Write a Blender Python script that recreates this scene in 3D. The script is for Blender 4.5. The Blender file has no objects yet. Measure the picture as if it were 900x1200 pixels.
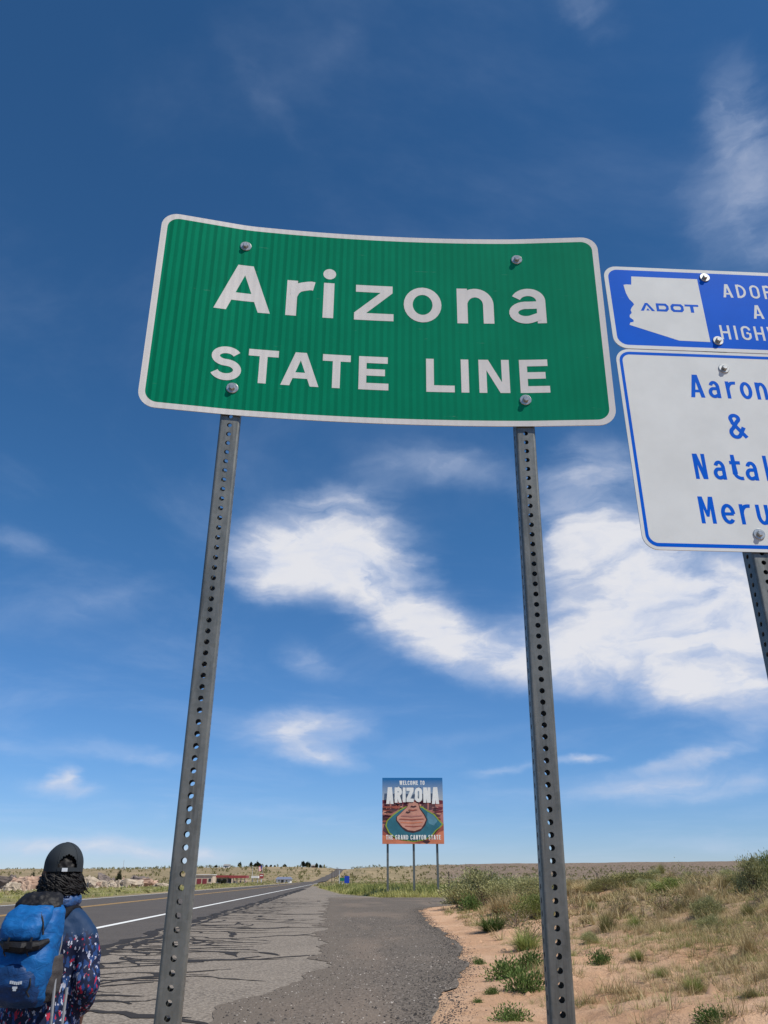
import bpy, bmesh, math, random
import numpy as np
from mathutils import Vector, Matrix, Euler

sc = bpy.context.scene
COL = sc.collection
R = math.radians
CZ = 1.1                                   # eye height above the road (the verge the photographer stands on is lower)

# ------------------------------------------------------------------ camera
cam = bpy.data.cameras.new('camera')
camo = bpy.data.objects.new('camera', cam)
COL.objects.link(camo)
cam.sensor_fit = 'VERTICAL'
cam.sensor_height = 36
cam.lens = 29.1
cam.clip_start = 0.05
cam.clip_end = 20000
camo.location = (0, 0, CZ)
camo.rotation_euler = (R(90 + 23.96), 0, 0)
sc.camera = camo

# ------------------------------------------------------------------ light
SUN_EL, SUN_AZ = 55.0, 122.0               # degrees; azimuth clockwise from the viewing direction
sun = bpy.data.lights.new('sun', 'SUN')
sun.energy = 5.0
sun.angle = R(0.5)
sun.color = (1.0, 0.945, 0.85)
suno = bpy.data.objects.new('sun', sun)
COL.objects.link(suno)
sd = Vector((math.sin(R(SUN_AZ)) * math.cos(R(SUN_EL)), math.cos(R(SUN_AZ)) * math.cos(R(SUN_EL)), math.sin(R(SUN_EL))))
suno.rotation_euler = sd.to_track_quat('Z', 'Y').to_euler()
suno.location = (30, -10, 60)
sc.view_settings.view_transform = 'Standard'
sc.view_settings.look = 'None'
sc.view_settings.exposure = 0.0
sc.view_settings.gamma = 1.0

# ------------------------------------------------------------------ node helpers
class NT:
    def __init__(s, tree):
        s.t = tree
    def n(s, kind, **kw):
        nd = s.t.nodes.new(kind)
        for k, v in kw.items():
            setattr(nd, k, v)
        return nd
    def l(s, a, b):
        s.t.links.new(a, b)
    def put(s, sock, v):
        if hasattr(v, 'is_output'):
            s.l(v, sock)
        elif v is not None:
            sock.default_value = v
    def math(s, op, a, b=None, c=None, clamp=False):
        nd = s.n('ShaderNodeMath', operation=op, use_clamp=clamp)
        for i, v in enumerate((a, b, c)):
            if v is not None:
                s.put(nd.inputs[i], v)
        return nd.outputs[0]
    def vmath(s, op, a, b=None):
        nd = s.n('ShaderNodeVectorMath', operation=op)
        s.put(nd.inputs[0], a)
        if b is not None:
            s.put(nd.inputs[1], b)
        return nd.outputs['Value'] if op in ('LENGTH', 'DOT_PRODUCT') else nd.outputs[0]
    def mix(s, f, a, b, kind='MIX'):
        nd = s.n('ShaderNodeMix', data_type='RGBA', blend_type=kind)
        s.put(nd.inputs[0], f)
        s.put(nd.inputs[6], a if hasattr(a, 'is_output') else (*a[:3], 1))
        s.put(nd.inputs[7], b if hasattr(b, 'is_output') else (*b[:3], 1))
        return nd.outputs[2]
    def noise(s, vec, scale, detail=4, rough=.55, dist=0.0):
        nd = s.n('ShaderNodeTexNoise')
        if vec is not None:
            s.l(vec, nd.inputs['Vector'])
        nd.inputs['Scale'].default_value = scale
        nd.inputs['Detail'].default_value = detail
        nd.inputs['Roughness'].default_value = rough
        nd.inputs['Distortion'].default_value = dist
        return nd.outputs[0], nd.outputs[1]
    def rng(s, v, a, b, c=0.0, d=1.0, smooth=True):
        nd = s.n('ShaderNodeMapRange', interpolation_type='SMOOTHSTEP' if smooth else 'LINEAR')
        s.put(nd.inputs[0], v)
        nd.inputs[1].default_value = a
        nd.inputs[2].default_value = b
        nd.inputs[3].default_value = c
        nd.inputs[4].default_value = d
        return nd.outputs[0]
    def mapping(s, vec, loc=(0, 0, 0), rot=(0, 0, 0), scale=(1, 1, 1), kind='POINT'):
        nd = s.n('ShaderNodeMapping', vector_type=kind)
        s.l(vec, nd.inputs[0])
        nd.inputs[1].default_value = loc
        nd.inputs[2].default_value = rot
        nd.inputs[3].default_value = scale
        return nd.outputs[0]
    def ramp(s, f, stops, mode='LINEAR'):
        nd = s.n('ShaderNodeValToRGB')
        s.l(f, nd.inputs[0])
        cr = nd.color_ramp
        cr.interpolation = mode
        while len(cr.elements) < len(stops):
            cr.elements.new(0.5)
        for e, (p, c) in zip(cr.elements, stops):
            e.position = p
            e.color = (*c[:3], 1)
        return nd.outputs[0]

# ------------------------------------------------------------------ sky
world = bpy.data.worlds.new('World')
sc.world = world
world.use_nodes = True
N = NT(world.node_tree)
bg = world.node_tree.nodes['Background']
sky = N.n('ShaderNodeTexSky', sky_type='NISHITA', sun_disc=False)
sky.sun_elevation = R(SUN_EL)
sky.sun_rotation = R(SUN_AZ)
sky.altitude = 1300
sky.air_density = 1.0
sky.dust_density = 0.0
sky.ozone_density = 6.0
SKY_STR = 0.1
bg.inputs[1].default_value = SKY_STR
tc = N.n('ShaderNodeTexCoord')
sep = N.n('ShaderNodeSeparateXYZ')
N.l(tc.outputs['Generated'], sep.inputs[0])
dx, dy, dz = sep.outputs
deep = N.mix(1.0, sky.outputs[0], N.ramp(dz, [(0.0, (.74, .80, 1.04)), (.12, (.62, .86, 1.09)), (.38, (.52, .94, 1.13)), (1.0, (.44, .87, 1.05))]), 'MULTIPLY')
# cloud sheet: the direction cut with a high horizontal layer, so the cover thins and crowds towards the horizon
zc = N.math('MAXIMUM', dz, 0.02)
cmb = N.n('ShaderNodeCombineXYZ')
N.l(N.math('DIVIDE', dx, N.math('ADD', zc, .10)), cmb.inputs[0])
N.l(N.math('DIVIDE', dy, N.math('ADD', zc, .10)), cmb.inputs[1])
layer = cmb.outputs[0]
# bearing / height coordinates in which each cloud bank has its place
az = N.math('ARCTAN2', dx, dy)
el = N.math('ARCSINE', dz)
cmb2 = N.n('ShaderNodeCombineXYZ')
N.l(az, cmb2.inputs[0])
N.l(el, cmb2.inputs[1])
ae = cmb2.outputs[0]
_, wc = N.noise(ae, 7.0, 5, .6)
_, wc2 = N.noise(N.mapping(ae, scale=(1, 2.2, 1)), 22.0, 4, .6)
warp = N.vmath('ADD', N.vmath('MULTIPLY', N.vmath('SUBTRACT', wc, (.5, .5, .5)), (.055, .034, 0)),
               N.vmath('MULTIPLY', N.vmath('SUBTRACT', wc2, (.5, .5, .5)), (.045, .012, 0)))
aew = N.vmath('ADD', ae, warp)
TH = R(23.96)
def px_ae(u, v):
    x, y = (u - 450) / 970, (600 - v) / 970
    d = Vector((x, math.cos(TH) - y * math.sin(TH), math.sin(TH) + y * math.cos(TH))).normalized()
    return math.atan2(d.x, d.y), math.asin(d.z)
def bank(u, v, ru, rv, ang, amp, lo=1.0, hi=0.0):
    a, e = px_ae(u, v)
    a2, _ = px_ae(u + ru, v)
    _, e2 = px_ae(u, v - rv)
    m = N.mapping(aew, loc=(a, e, 0), rot=(0, 0, R(ang)), scale=(abs(a2 - a), abs(e2 - e), 1), kind='TEXTURE')
    d = N.vmath('LENGTH', m)
    return N.math('MULTIPLY', N.rng(d, hi, lo, 1.0, 0.0), amp)
banks = [
    (385, 642, 165, 92, 4, 1.15), (330, 662, 105, 62, -6, .65), (450, 692, 140, 70, -22, .80), (410, 575, 130, 50, 14, .34), (505, 742, 135, 58, -20, .62), (590, 770, 165, 62, -12, .85),
    (700, 764, 205, 90, -10, .90), (740, 690, 180, 120, -24, .80), (690, 605, 120, 105, -30, .75), (820, 690, 180, 140, 0, .80), (890, 740, 130, 110, 0, .75), (860, 818, 190, 48, -6, .85),
    (655, 665, 50, 70, 0, .25), (355, 858, 130, 46, 4, .80), (375, 893, 90, 22, -4, .62), (110, 710, 125, 46, 8, .30), (150, 690, 80, 24, 24, .22), (74, 906, 34, 18, 0, .62), (75, 922, 100, 20, -6, .52),
    (170, 885, 150, 20, -8, .42), (60, 880, 160, 16, -3, .34), (780, 922, 260, 34, 4, .70), (670, 891, 70, 10, 3, .66), (590, 904, 80, 10, 4, .50), (800, 890, 150, 14, 8, .45), (90, 992, 220, 26, -3, .72),
    (230, 1002, 110, 14, 0, .55), (890, 230, 170, 200, 24, .52), (860, 110, 80, 110, 30, .30), (690, 10, 80, 60, -20, .28), (310, 115, 130, 50, -34, .17), (390, 60, 90, 60, 20, .18), (870, 865, 120, 30, 10, .50),
    (520, 545, 190, 44, -8, .40), (720, 540, 120, 60, -30, .35), (20, 630, 70, 26, 0, .34), (360, 775, 70, 36, -20, .44), (840, 985, 260, 20, 0, .34), (560, 865, 160, 18, 6, .24), (330, 950, 190, 16, 0, .26),
]
tot = None
for b in banks:
    m = bank(*b)
    tot = m if tot is None else N.math('ADD', tot, m)
str1, _ = N.noise(N.mapping(aew, rot=(0, 0, R(12)), scale=(1.0, 2.6, 1)), 8.0, 5, .54, .9)
str2, _ = N.noise(N.mapping(aew, rot=(0, 0, R(-20)), scale=(1.0, 1.6, 1)), 26.0, 5, .6, .3)
tex = N.math('ADD', N.math('MULTIPLY', N.math('SUBTRACT', str1, .5), 1.7), N.math('MULTIPLY', N.math('SUBTRACT', str2, .5), .34))
# beyond the banks named above the sky carries the same thin cirrus all round
gen, _ = N.noise(layer, 1.1, 7, .6, .5)
behind = N.rng(dy, .55, .1)
thin = N.math('MULTIPLY', N.rng(gen, .55, .85), N.math('MULTIPLY', behind, .9))
den = N.math('MULTIPLY', tot, N.math('ADD', 1.0, N.math('MULTIPLY', tex, 1.12)))
den = N.math('ADD', N.rng(den, .02, 1.30), N.math('MULTIPLY', N.rng(gen, .44, .9), .26))
den = N.math('ADD', den, thin, clamp=True)
den = N.math('MULTIPLY', den, N.rng(dz, -.01, .012))
shade = N.rng(N.math('ADD', N.math('MULTIPLY', str1, .6), N.math('MULTIPLY', str2, .4)), .36, .58)
body = N.ramp(N.math('MULTIPLY', den, N.math('MULTIPLY_ADD', shade, .32, .68)), [(0.0, (.60, .74, 1.0)), (.5, (.66, .73, .90)), (1.0, (.86, .865, .91))])
cl = N.mix(1.0, body, (1 / SKY_STR * .92,) * 3, 'MULTIPLY')
out = N.mix(N.math('MULTIPLY', den, .96), deep, cl)
N.l(out, bg.inputs[0])

# ------------------------------------------------------------------ materials
MATS = {}
def mat(name, color=(.5, .5, .5), rough=.6, metal=0.0, build=None, spec=.5, vary=0.0, vscale=20.0, bump=0.0, bscale=60.0):
    m = bpy.data.materials.new(name)
    m.use_nodes = True
    T = NT(m.node_tree)
    b = m.node_tree.nodes['Principled BSDF']
    b.inputs['Base Color'].default_value = (*color, 1)
    b.inputs['Roughness'].default_value = rough
    b.inputs['Metallic'].default_value = metal
    b.inputs['Specular IOR Level'].default_value = spec
    if vary:
        c = T.n('ShaderNodeTexCoord').outputs['Object']
        f, _ = T.noise(c, vscale, 6, .6)
        hi = tuple(min(1, x * (1 + vary)) for x in color)
        lo = tuple(x * (1 - vary) for x in color)
        T.l(T.mix(T.rng(f, .3, .7), lo, hi), b.inputs['Base Color'])
    if bump:
        c = T.n('ShaderNodeTexCoord').outputs['Object']
        f, _ = T.noise(c, bscale, 5, .6)
        bp = T.n('ShaderNodeBump')
        bp.inputs['Strength'].default_value = bump
        bp.inputs['Distance'].default_value = .01
        T.l(f, bp.inputs['Height'])
        T.l(bp.outputs[0], b.inputs['Normal'])
    if build:
        build(T, b)
    MATS[name] = m
    return m

def leafmat(name, a, b_, c_, rough=.75, trans=.25):
    def bld(T, b):
        g = T.n('ShaderNodeNewGeometry').outputs['Random Per Island']
        oi = T.n('ShaderNodeObjectInfo').outputs['Random']
        col = T.ramp(g, [(0, a), (.5, b_), (1, c_)])
        hs = T.n('ShaderNodeHueSaturation')
        T.l(col, hs.inputs['Color'])
        T.l(T.rng(oi, 0, 1, .8, 1.2, False), hs.inputs['Value'])
        T.l(hs.outputs[0], b.inputs['Base Color'])
        tr = T.n('ShaderNodeBsdfTranslucent')
        T.l(hs.outputs[0], tr.inputs[0])
        mx = T.n('ShaderNodeMixShader')
        mx.inputs[0].default_value = trans
        T.l(b.outputs[0], mx.inputs[1])
        T.l(tr.outputs[0], mx.inputs[2])
        T.l(mx.outputs[0], T.t.nodes['Material Output'].inputs[0])
    return mat(name, rough=rough, build=bld, spec=.2)

M_SAGE = leafmat('sage_leaf', (.23, .23, .095), (.38, .38, .17), (.54, .52, .28))
M_GREEN = leafmat('green_leaf', (.05, .09, .02), (.10, .16, .04), (.19, .25, .08))
M_LIME = leafmat('lime_leaf', (.14, .17, .04), (.22, .26, .07), (.34, .36, .14))
M_DRY = leafmat('dry_grass_blade', (.30, .22, .11), (.42, .33, .17), (.55, .45, .26))
M_OLIVE = leafmat('olive_leaf', (.14, .135, .05), (.23, .22, .085), (.36, .33, .15))
M_TWIG = leafmat('dead_twig', (.08, .055, .04), (.16, .12, .09), (.28, .22, .17), trans=.05)
M_JUNIPER = leafmat('juniper_leaf', (.015, .022, .012), (.03, .04, .02), (.05, .06, .03))
M_YELLOW = leafmat('yellow_grass_blade', (.26, .25, .07), (.36, .35, .12), (.48, .45, .20))
M_WOOD = mat('stem_wood', (.16, .12, .085), .9, vary=.3)

# ------------------------------------------------------------------ mesh helpers
def link_mesh(name, verts, faces, material=None, parent=None, smooth=False, origin=None):
    """verts in world space; the object's origin is its parent's (or `origin`)."""
    me = bpy.data.meshes.new(name)
    base = Vector((0, 0, 0))
    if parent is not None:
        base = Vector(parent['_o'])
    elif origin is not None:
        base = Vector(origin)
    V = np.asarray(verts, dtype=float).reshape(-1, 3) - np.array(base)
    me.from_pydata(V.tolist(), [], [list(f) for f in faces])
    me.update()
    if smooth:
        me.shade_smooth()
    if material:
        me.materials.append(material)
    o = bpy.data.objects.new(name, me)
    COL.objects.link(o)
    if parent is not None:
        o.parent = parent
        o['_o'] = list(base)
    else:
        o.location = base
        o['_o'] = list(base)
    return o
def root(name, loc, label, cat, group=None):
    o = bpy.data.objects.new(name, None)
    o.empty_display_size = .2
    COL.objects.link(o)
    o.location = loc
    o['_o'] = list(loc)
    return tag(o, label, cat, group)
def tag(o, label=None, cat=None, group=None, kind=None):
    if label: o['label'] = label
    if cat: o['category'] = cat
    if group: o['group'] = group
    if kind: o['kind'] = kind
    return o
class MB:
    def __init__(s):
        s.v, s.f = [], []
    def add(s, v, f):
        k = len(s.v)
        s.v += [tuple(p) for p in v]
        s.f += [tuple(i + k for i in q) for q in f]
    def box(s, c, d, rz=0.0):
        x, y, z = d[0] / 2, d[1] / 2, d[2] / 2
        ca, sa = math.cos(rz), math.sin(rz)
        P = []
        for sx, sy, sz in ((-1,-1,-1),(1,-1,-1),(1,1,-1),(-1,1,-1),(-1,-1,1),(1,-1,1),(1,1,1),(-1,1,1)):
            a, b = sx * x, sy * y
            P.append((c[0] + a * ca - b * sa, c[1] + a * sa + b * ca, c[2] + sz * z))
        s.add(P, [(0,3,2,1),(4,5,6,7),(0,1,5,4),(1,2,6,5),(2,3,7,6),(3,0,4,7)])
    def tube(s, pts, rad, n=8, cap=True):
        pts = [Vector(p) for p in pts]
        if not hasattr(rad, '__len__'):
            rad = [rad] * len(pts)
        k = len(s.v)
        for i, p in enumerate(pts):
            t = (pts[min(i + 1, len(pts) - 1)] - pts[max(i - 1, 0)]).normalized()
            u = t.orthogonal().normalized() if i == 0 else (u - t * u.dot(t)).normalized()
            w = t.cross(u)
            for j in range(n):
                a = 2 * math.pi * j / n
                s.v.append(tuple(p + (u * math.cos(a) + w * math.sin(a)) * rad[i]))
        for i in range(len(pts) - 1):
            for j in range(n):
                a, b = k + i * n + j, k + i * n + (j + 1) % n
                s.f.append((a, b, b + n, a + n))
        if cap:
            s.f.append(tuple(k + j for j in range(n))[::-1])
            s.f.append(tuple(k + (len(pts) - 1) * n + j for j in range(n)))
    def ball(s, c, r, n=12, m=8, rot=None):
        if not hasattr(r, '__len__'):
            r = (r, r, r)
        k = len(s.v)
        rot = rot or Matrix.Identity(3)
        for i in range(m + 1):
            ph = math.pi * i / m
            for j in range(n):
                a = 2 * math.pi * j / n
                p = rot @ Vector((r[0] * math.sin(ph) * math.cos(a), r[1] * math.sin(ph) * math.sin(a), r[2] * math.cos(ph)))
                s.v.append((c[0] + p.x, c[1] + p.y, c[2] + p.z))
        for i in range(m):
            for j in range(n):
                a, b = k + i * n + j, k + i * n + (j + 1) % n
                s.f.append((a, a + n, b + n, b))
    def build(s, name, material, parent=None, smooth=False, origin=None):
        return link_mesh(name, s.v, s.f, material, parent, smooth, origin)

# ------------------------------------------------------------------ terrain
def _hash(ix, iy, seed):
    h = (ix.astype(np.int64) * 374761393 + iy.astype(np.int64) * 668265263 + seed * 974634777) & 0xffffffff
    h = ((h ^ (h >> 13)) * 1274126177) & 0xffffffff
    return ((h ^ (h >> 16)) & 0xffff) / 65535.0
def vnoise(x, y, seed=0):
    x, y = np.asarray(x, float), np.asarray(y, float)
    ix, iy = np.floor(x), np.floor(y)
    fx, fy = x - ix, y - iy
    fx, fy = fx * fx * (3 - 2 * fx), fy * fy * (3 - 2 * fy)
    a, b = _hash(ix, iy, seed), _hash(ix + 1, iy, seed)
    c, d = _hash(ix, iy + 1, seed), _hash(ix + 1, iy + 1, seed)
    return (a * (1 - fx) + b * fx) * (1 - fy) + (c * (1 - fx) + d * fx) * fy - .5
def fbm(x, y, seed=0, oct=4):
    r, a = 0, 1.0
    for i in range(oct):
        r = r + a * vnoise(x * 2 ** i, y * 2 ** i, seed + i * 17)
        a *= .5
    return r
def ss(a, b, x):
    t = np.clip((x - a) / (b - a), 0, 1)
    return t * t * (3 - 2 * t)
MS = -.0545                                       # the highway runs slightly left of straight ahead
TOE_Y = [-40, 0, 5, 8.05, 8.3, 9.2, 9.95, 11.3, 13.3, 15.3, 19, 24, 35, 38, 41, 45, 52, 60, 80, 400]
TOE_X = [0.2, .15, .25, .46, .51, .65, .64, .84, 1.18, 1.25, 1.38, 1.27, 1.37, 1.59, 2.2, 4.0, 12, 30, 60, 60]
AP_L_Y = [-40, 0, 8.05, 8.42, 9.88, 12, 14.84, 19.85, 30, 53.7, 62]
AP_L_X = [-1.9, -1.75, -1.6, -1.57, -1.3, -.86, -.96, -1.44, -2.0, -3.3, -3.6]
EL_AZ = np.array([-180, -60, -24, -18, -14, -11, -9, -5.5, -3.6, -2.6, -1.5, 0, 3, 6, 12, 23, 60, 180])
EL_EL = np.array([.5, .5, .50, .58, .62, .66, .72, .72, .62, .52, .60, .66, .78, .86, .89, .93, .8, .5])
EL_R = np.array([1300, 1300, 1300, 1200, 1000, 900, 800, 800, 850, 900, 900, 1100, 1700, 2300, 2500, 2500, 2000, 1300])
def height(x, y, detail=True):
    x, y = np.asarray(x, float), np.asarray(y, float)
    r = np.hypot(x, y)
    azd = np.degrees(np.arctan2(x, y))
    R_ = np.interp(azd, EL_AZ, EL_R)
    e_ = np.interp(azd, EL_AZ, EL_EL)
    w = x - MS * y
    cor = ss(26, 17, np.abs(w + 10.5)) * ss(380, 330, r)      # highway corridor stays level
    k = ss(np.interp(azd, [-180, -30, -4, 1, 8, 180], [.45, .5, .56, .36, .2, .2]), 1.0, r / R_)
    hill = (1.1 + np.tan(np.radians(e_)) * R_) * k
    rough = fbm(x / 90, y / 90, 5, 4) * 5.0 * ss(150 + 270 * ss(1, -4, azd) * ss(-24, -12, azd), 760, r) * ss(1.25, .6, r / R_) * (1 - cor)
    valley = -.9 * ss(-24, -60, w) * ss(40, 110, r) * ss(620, 480, r)
    z = hill * (1 - .9 * cor) + rough + valley
    z = z - .45 * ss(8.0, 5.0, r)
    toe = np.interp(y, TOE_Y, TOE_X)
    d = x - toe
    bank = ss(0, 7.5, d) * .98 + ss(4, 22, d) * .22
    bank = bank * ss(-14, 2, y) * ss(44, 34, y + .25 * np.maximum(0, 6 - d))
    lump = vnoise(x / .28, y / .28, 71) * .02 * ss(-.6, -.3, d) * ss(.6, .2, d) * ss(60, 40, r) * ss(-5, -4, w) * ss(50, 40, y) + (fbm(x / 1.7, y / 1.7, 11, 4) * .15 + fbm(x / .55, y / .55, 23, 4) * .10) * ss(0, 1.6, d) * ss(60, 40, r)
    z = z + bank + lump
    # beyond the paved turn-out and beyond the far edge: soft verge
    far = ss(61.6, 66, y) * ss(.1, 2.5, x - np.interp(y, [61.5, 76, 128, 190, 260], [-.2, -3.6, -9.2, -14.4, -20]))
    z = z + far * (fbm(x / 9, y / 9, 31, 3) * .5 + .15) * ss(240, 120, r)
    lv = ss(-16.6, -19, w)
    z = z + lv * (fbm(x / 7, y / 7, 41, 3) * .4 - .05) * ss(300, 150, r)
    # paved ground lies a little lower so the pavement sheets clear it
    pave = ss(-16.4, -15.8, w) * ss(-.35, -.75, d) * ss(64, 60, y + 0 * x) + ss(-16.4, -15.8, w) * ss(-3.2, -3.8, w)
    z = z - .05 * np.clip(pave, 0, 1) * ss(330, 290, r)
    return z
def H1(x, y):
    return float(height(np.array([x]), np.array([y]))[0])

az_l = np.unique(np.concatenate([np.arange(-180, -34, 4.0), np.arange(-34, -26, .5), np.arange(-26, 26.01, .14), np.arange(26, 34, .5), np.arange(34, 181, 4.0)]))
rr = [1.0]
while rr[-1] < 9000:
    q = rr[-1]
    rr.append(q * (1.10 if q < 6 else 1.0105 if q < 60 else 1.018 if q < 300 else 1.03 if q < 3000 else 1.12))
rr = np.array(rr)
A, Q = np.meshgrid(np.radians(az_l), rr)
GX, GY = Q * np.sin(A), Q * np.cos(A)
GZ = height(GX, GY)
nr, na = GX.shape
gv = np.stack([GX, GY, GZ], -1).reshape(-1, 3)
idx = np.arange(nr * na).reshape(nr, na)
gq = np.stack([idx[:-1, :-1], idx[1:, :-1], idx[1:, 1:], idx[:-1, 1:]], -1).reshape(-1, 4)
gv = np.vstack([gv, [[0, 0, H1(0, 0.01)]]])
cen = len(gv) - 1
gf = [tuple(q) for q in gq[:, ::-1].tolist()] + [(cen, int(idx[0, j + 1]), int(idx[0, j])) for j in range(na - 1)]

def ground_nodes(T, b):
    pos = T.n('ShaderNodeNewGeometry').outputs['Position']
    at = T.n('ShaderNodeVertexColor', layer_name='zone')
    sp = T.n('ShaderNodeSeparateColor')
    T.l(at.outputs[0], sp.inputs[0])
    sand, green, mesa = sp.outputs
    n1, _ = T.noise(pos, .8, 6, .65)
    n2, _ = T.noise(pos, 9.0, 6, .7)
    n3, _ = T.noise(pos, 60.0, 4, .7)
    n4, _ = T.noise(pos, .035, 7, .62, .6)
    n5, _ = T.noise(pos, .22, 6, .72)
    c_sand = T.mix(T.rng(n1, .35, .68), (.51, .305, .180), (.61, .405, .265))
    c_sand = T.mix(T.math('MULTIPLY', T.rng(n2, .50, .72), .7), c_sand, (.40, .235, .135))
    c_sand = T.mix(T.math('MULTIPLY', T.rng(n3, .52, .75), .5), c_sand, (.33, .22, .14))
    c_soil = T.mix(T.rng(n5, .35, .65), (.185, .148, .085), (.29, .23, .135))
    c_soil = T.mix(T.math('MULTIPLY', T.rng(n4, .48, .64), .6), c_soil, (.37, .275, .17))
    c_grass = T.mix(T.rng(n5, .38, .62), (.17, .16, .065), (.30, .26, .135))
    c_mesa = T.mix(T.rng(n5, .40, .62), (.135, .10, .078), (.25, .19, .135))
    c_mesa = T.mix(T.math('MULTIPLY', T.rng(n4, .60, .72), .6), c_mesa, (.42, .33, .24))
    c = T.mix(green, c_soil, c_grass)
    c = T.mix(mesa, c, c_mesa)
    c = T.mix(sand, c, c_sand)
    T.l(c, b.inputs['Base Color'])
    bp = T.n('ShaderNodeBump')
    bp.inputs['Strength'].default_value = .9
    bp.inputs['Distance'].default_value = .07
    T.l(T.math('ADD', T.math('MULTIPLY', n2, .7), T.math('MULTIPLY', n3, .3)), bp.inputs['Height'])
    T.l(bp.outputs[0], b.inputs['Normal'])
M_GROUND = mat('desert_ground', rough=.95, build=ground_nodes, spec=.15)
ground = link_mesh('ground', gv, gf, M_GROUND, smooth=True)
tag(ground, kind='structure')
gr = np.hypot(gv[:, 0], gv[:, 1])
gd = gv[:, 0] - np.interp(gv[:, 1], TOE_Y, TOE_X)
gw = gv[:, 0] - MS * gv[:, 1]
gaz = np.degrees(np.arctan2(gv[:, 0], gv[:, 1]))
z_sand = ss(-1, .2, gd) * ss(50, 38, gr) * (1 - .75 * ss(2.0, 7, gd + fbm(gv[:, 0] / 3, gv[:, 1] / 3, 77) * 5))
z_sand = np.maximum(z_sand, .8 * ss(7, 5, gr))
z_green = ss(-16, -18, gw) * ss(-38, -30, gw) * ss(260, 160, gr) + ss(60, 64, gv[:, 1]) * ss(-3.5, -2, gw) * ss(150, 100, gr) * ss(30, 15, gw)
z_mesa = ss(300, 900, gr) * ss(1.0, 5.0, gaz)
vc = ground.data.color_attributes.new('zone', 'FLOAT_COLOR', 'POINT')
vc.data.foreach_set('color', np.stack([np.clip(z_sand, 0, 1), np.clip(z_green, 0, 1), np.clip(z_mesa, 0, 1), np.ones_like(gr)], -1).ravel())

# ------------------------------------------------------------------ pavement
def bendx(y):
    return 5.6e-5 * max(0.0, y - 300) ** 2
def sheet(name, ys, left, right, cols, off, material, zfun=None):
    """a strip of pavement following the ground between two edge lines"""
    V, F = [], []
    for y in ys:
        for j in range(cols + 1):
            t = j / cols
            V.append((left(y) * (1 - t) + right(y) * t + bendx(y), y, 0))
    V = np.array(V)
    V[:, 2] = pave_z(V[:, 0], V[:, 1]) + off
    n = cols + 1
    for i in range(len(ys) - 1):
        for j in range(cols):
            a = i * n + j
            F.append((a, a + 1, a + n + 1, a + n))
    return link_mesh(name, V, F, material, smooth=True)
def pave_z(x, y):
    r = np.hypot(x, y)
    z = -.45 * ss(8.0, 5.0, r)
    w = x - MS * y
    R_ = np.interp(np.degrees(np.arctan2(x, y)), EL_AZ, EL_R)
    e_ = np.interp(np.degrees(np.arctan2(x, y)), EL_AZ, EL_EL)
    return z + np.where(r > 300, height(x, y) + .35 * ss(300, 400, r), 0)
def asphalt(base, var, grit, dust=None, worn=None):
    def bld(T, b):
        pos = T.n('ShaderNodeNewGeometry').outputs['Position']
        n1, _ = T.noise(pos, .45, 5, .6)
        n2, _ = T.noise(pos, 55, 3, .7)
        vo = T.n('ShaderNodeTexVoronoi')
        T.l(pos, vo.inputs['Vector'])
        vo.inputs['Scale'].default_value = 38
        st = T.n('ShaderNodeSeparateColor')
        T.l(vo.outputs['Color'], st.inputs[0])
        c = T.mix(T.rng(n1, .3, .7), base, var)
        c = T.mix(T.math('MULTIPLY', T.rng(st.outputs[0], .1, .9), grit), c, tuple(min(1, x * 2.2 + .02) for x in base))
        c = T.mix(T.math('MULTIPLY', T.rng(n2, .5, .75), .5), c, tuple(x * .45 for x in base))
        if dust:
            n3, _ = T.noise(T.mapping(pos, rot=(0, 0, R(50)), scale=(1, .35, 1)), .5, 5, .6, .4)
            c = T.mix(T.math('MULTIPLY', T.rng(n3, dust[1], dust[1] + .2), dust[2]), c, dust[0])
        if worn:
            wa = T.n('ShaderNodeVertexColor', layer_name='wear').outputs[0]
            wn, _ = T.noise(pos, 2.4, 6, .65)
            f = T.math('MULTIPLY', T.rng(T.math('ADD', wa, T.math('MULTIPLY', T.math('SUBTRACT', wn, .5), 1.1)), .25, 1.0), .95)
            c = T.mix(f, c, worn)
        T.l(c, b.inputs['Base Color'])
        bp = T.n('ShaderNodeBump')
        bp.inputs['Strength'].default_value = .6
        bp.inputs['Distance'].default_value = .012
        T.l(vo.outputs['Distance'], bp.inputs['Height'])
        T.l(bp.outputs[0], b.inputs['Normal'])
    return bld
M_ROAD = mat('highway_asphalt', rough=.85, build=asphalt((.068, .058, .050), (.086, .073, .061), .35), spec=.3)
M_SHOULDER = mat('old_shoulder_asphalt', rough=.9, build=asphalt((.138, .117, .094), (.190, .160, .128), .7, ((.20, .165, .13), .55, .45)), spec=.25)
M_APRON = mat('apron_asphalt', rough=.9, build=asphalt((.072, .059, .046), (.098, .080, .062), .9, ((.20, .155, .118), .46, .65), (.140, .115, .090)), spec=.25)
ys = [-60, -40, -25, -15, -10] + [i * .5 for i in range(-14, 40)] + [20 + i * 4 for i in range(70)] + [300 + i * 20 for i in range(1, 36)]
road = sheet('road', ys, lambda y: -15.7 + MS * y + 3.0 * float(ss(260, 420, y)), lambda y: -4.05 + MS * y - 2.2 * float(ss(120, 300, y)), 10, .0, M_ROAD)
tag(road, kind='structure')
ys2 = [y for y in ys if y <= 61] + [61.5]
rs = random.Random(3)
def shoulder_r(y):
    a = np.interp(y, TOE_Y, TOE_X)
    return float(a) - .1 if y < 40 else float(np.interp(y, [40, 44, 52, 60, 61.5], [2.0, 3.6, 12, 24, 26]))
shoulder = sheet('shoulder', ys2, lambda y: -4.05 + MS * y, shoulder_r, 26, .004, M_SHOULDER)
tag(shoulder, kind='structure')
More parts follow.
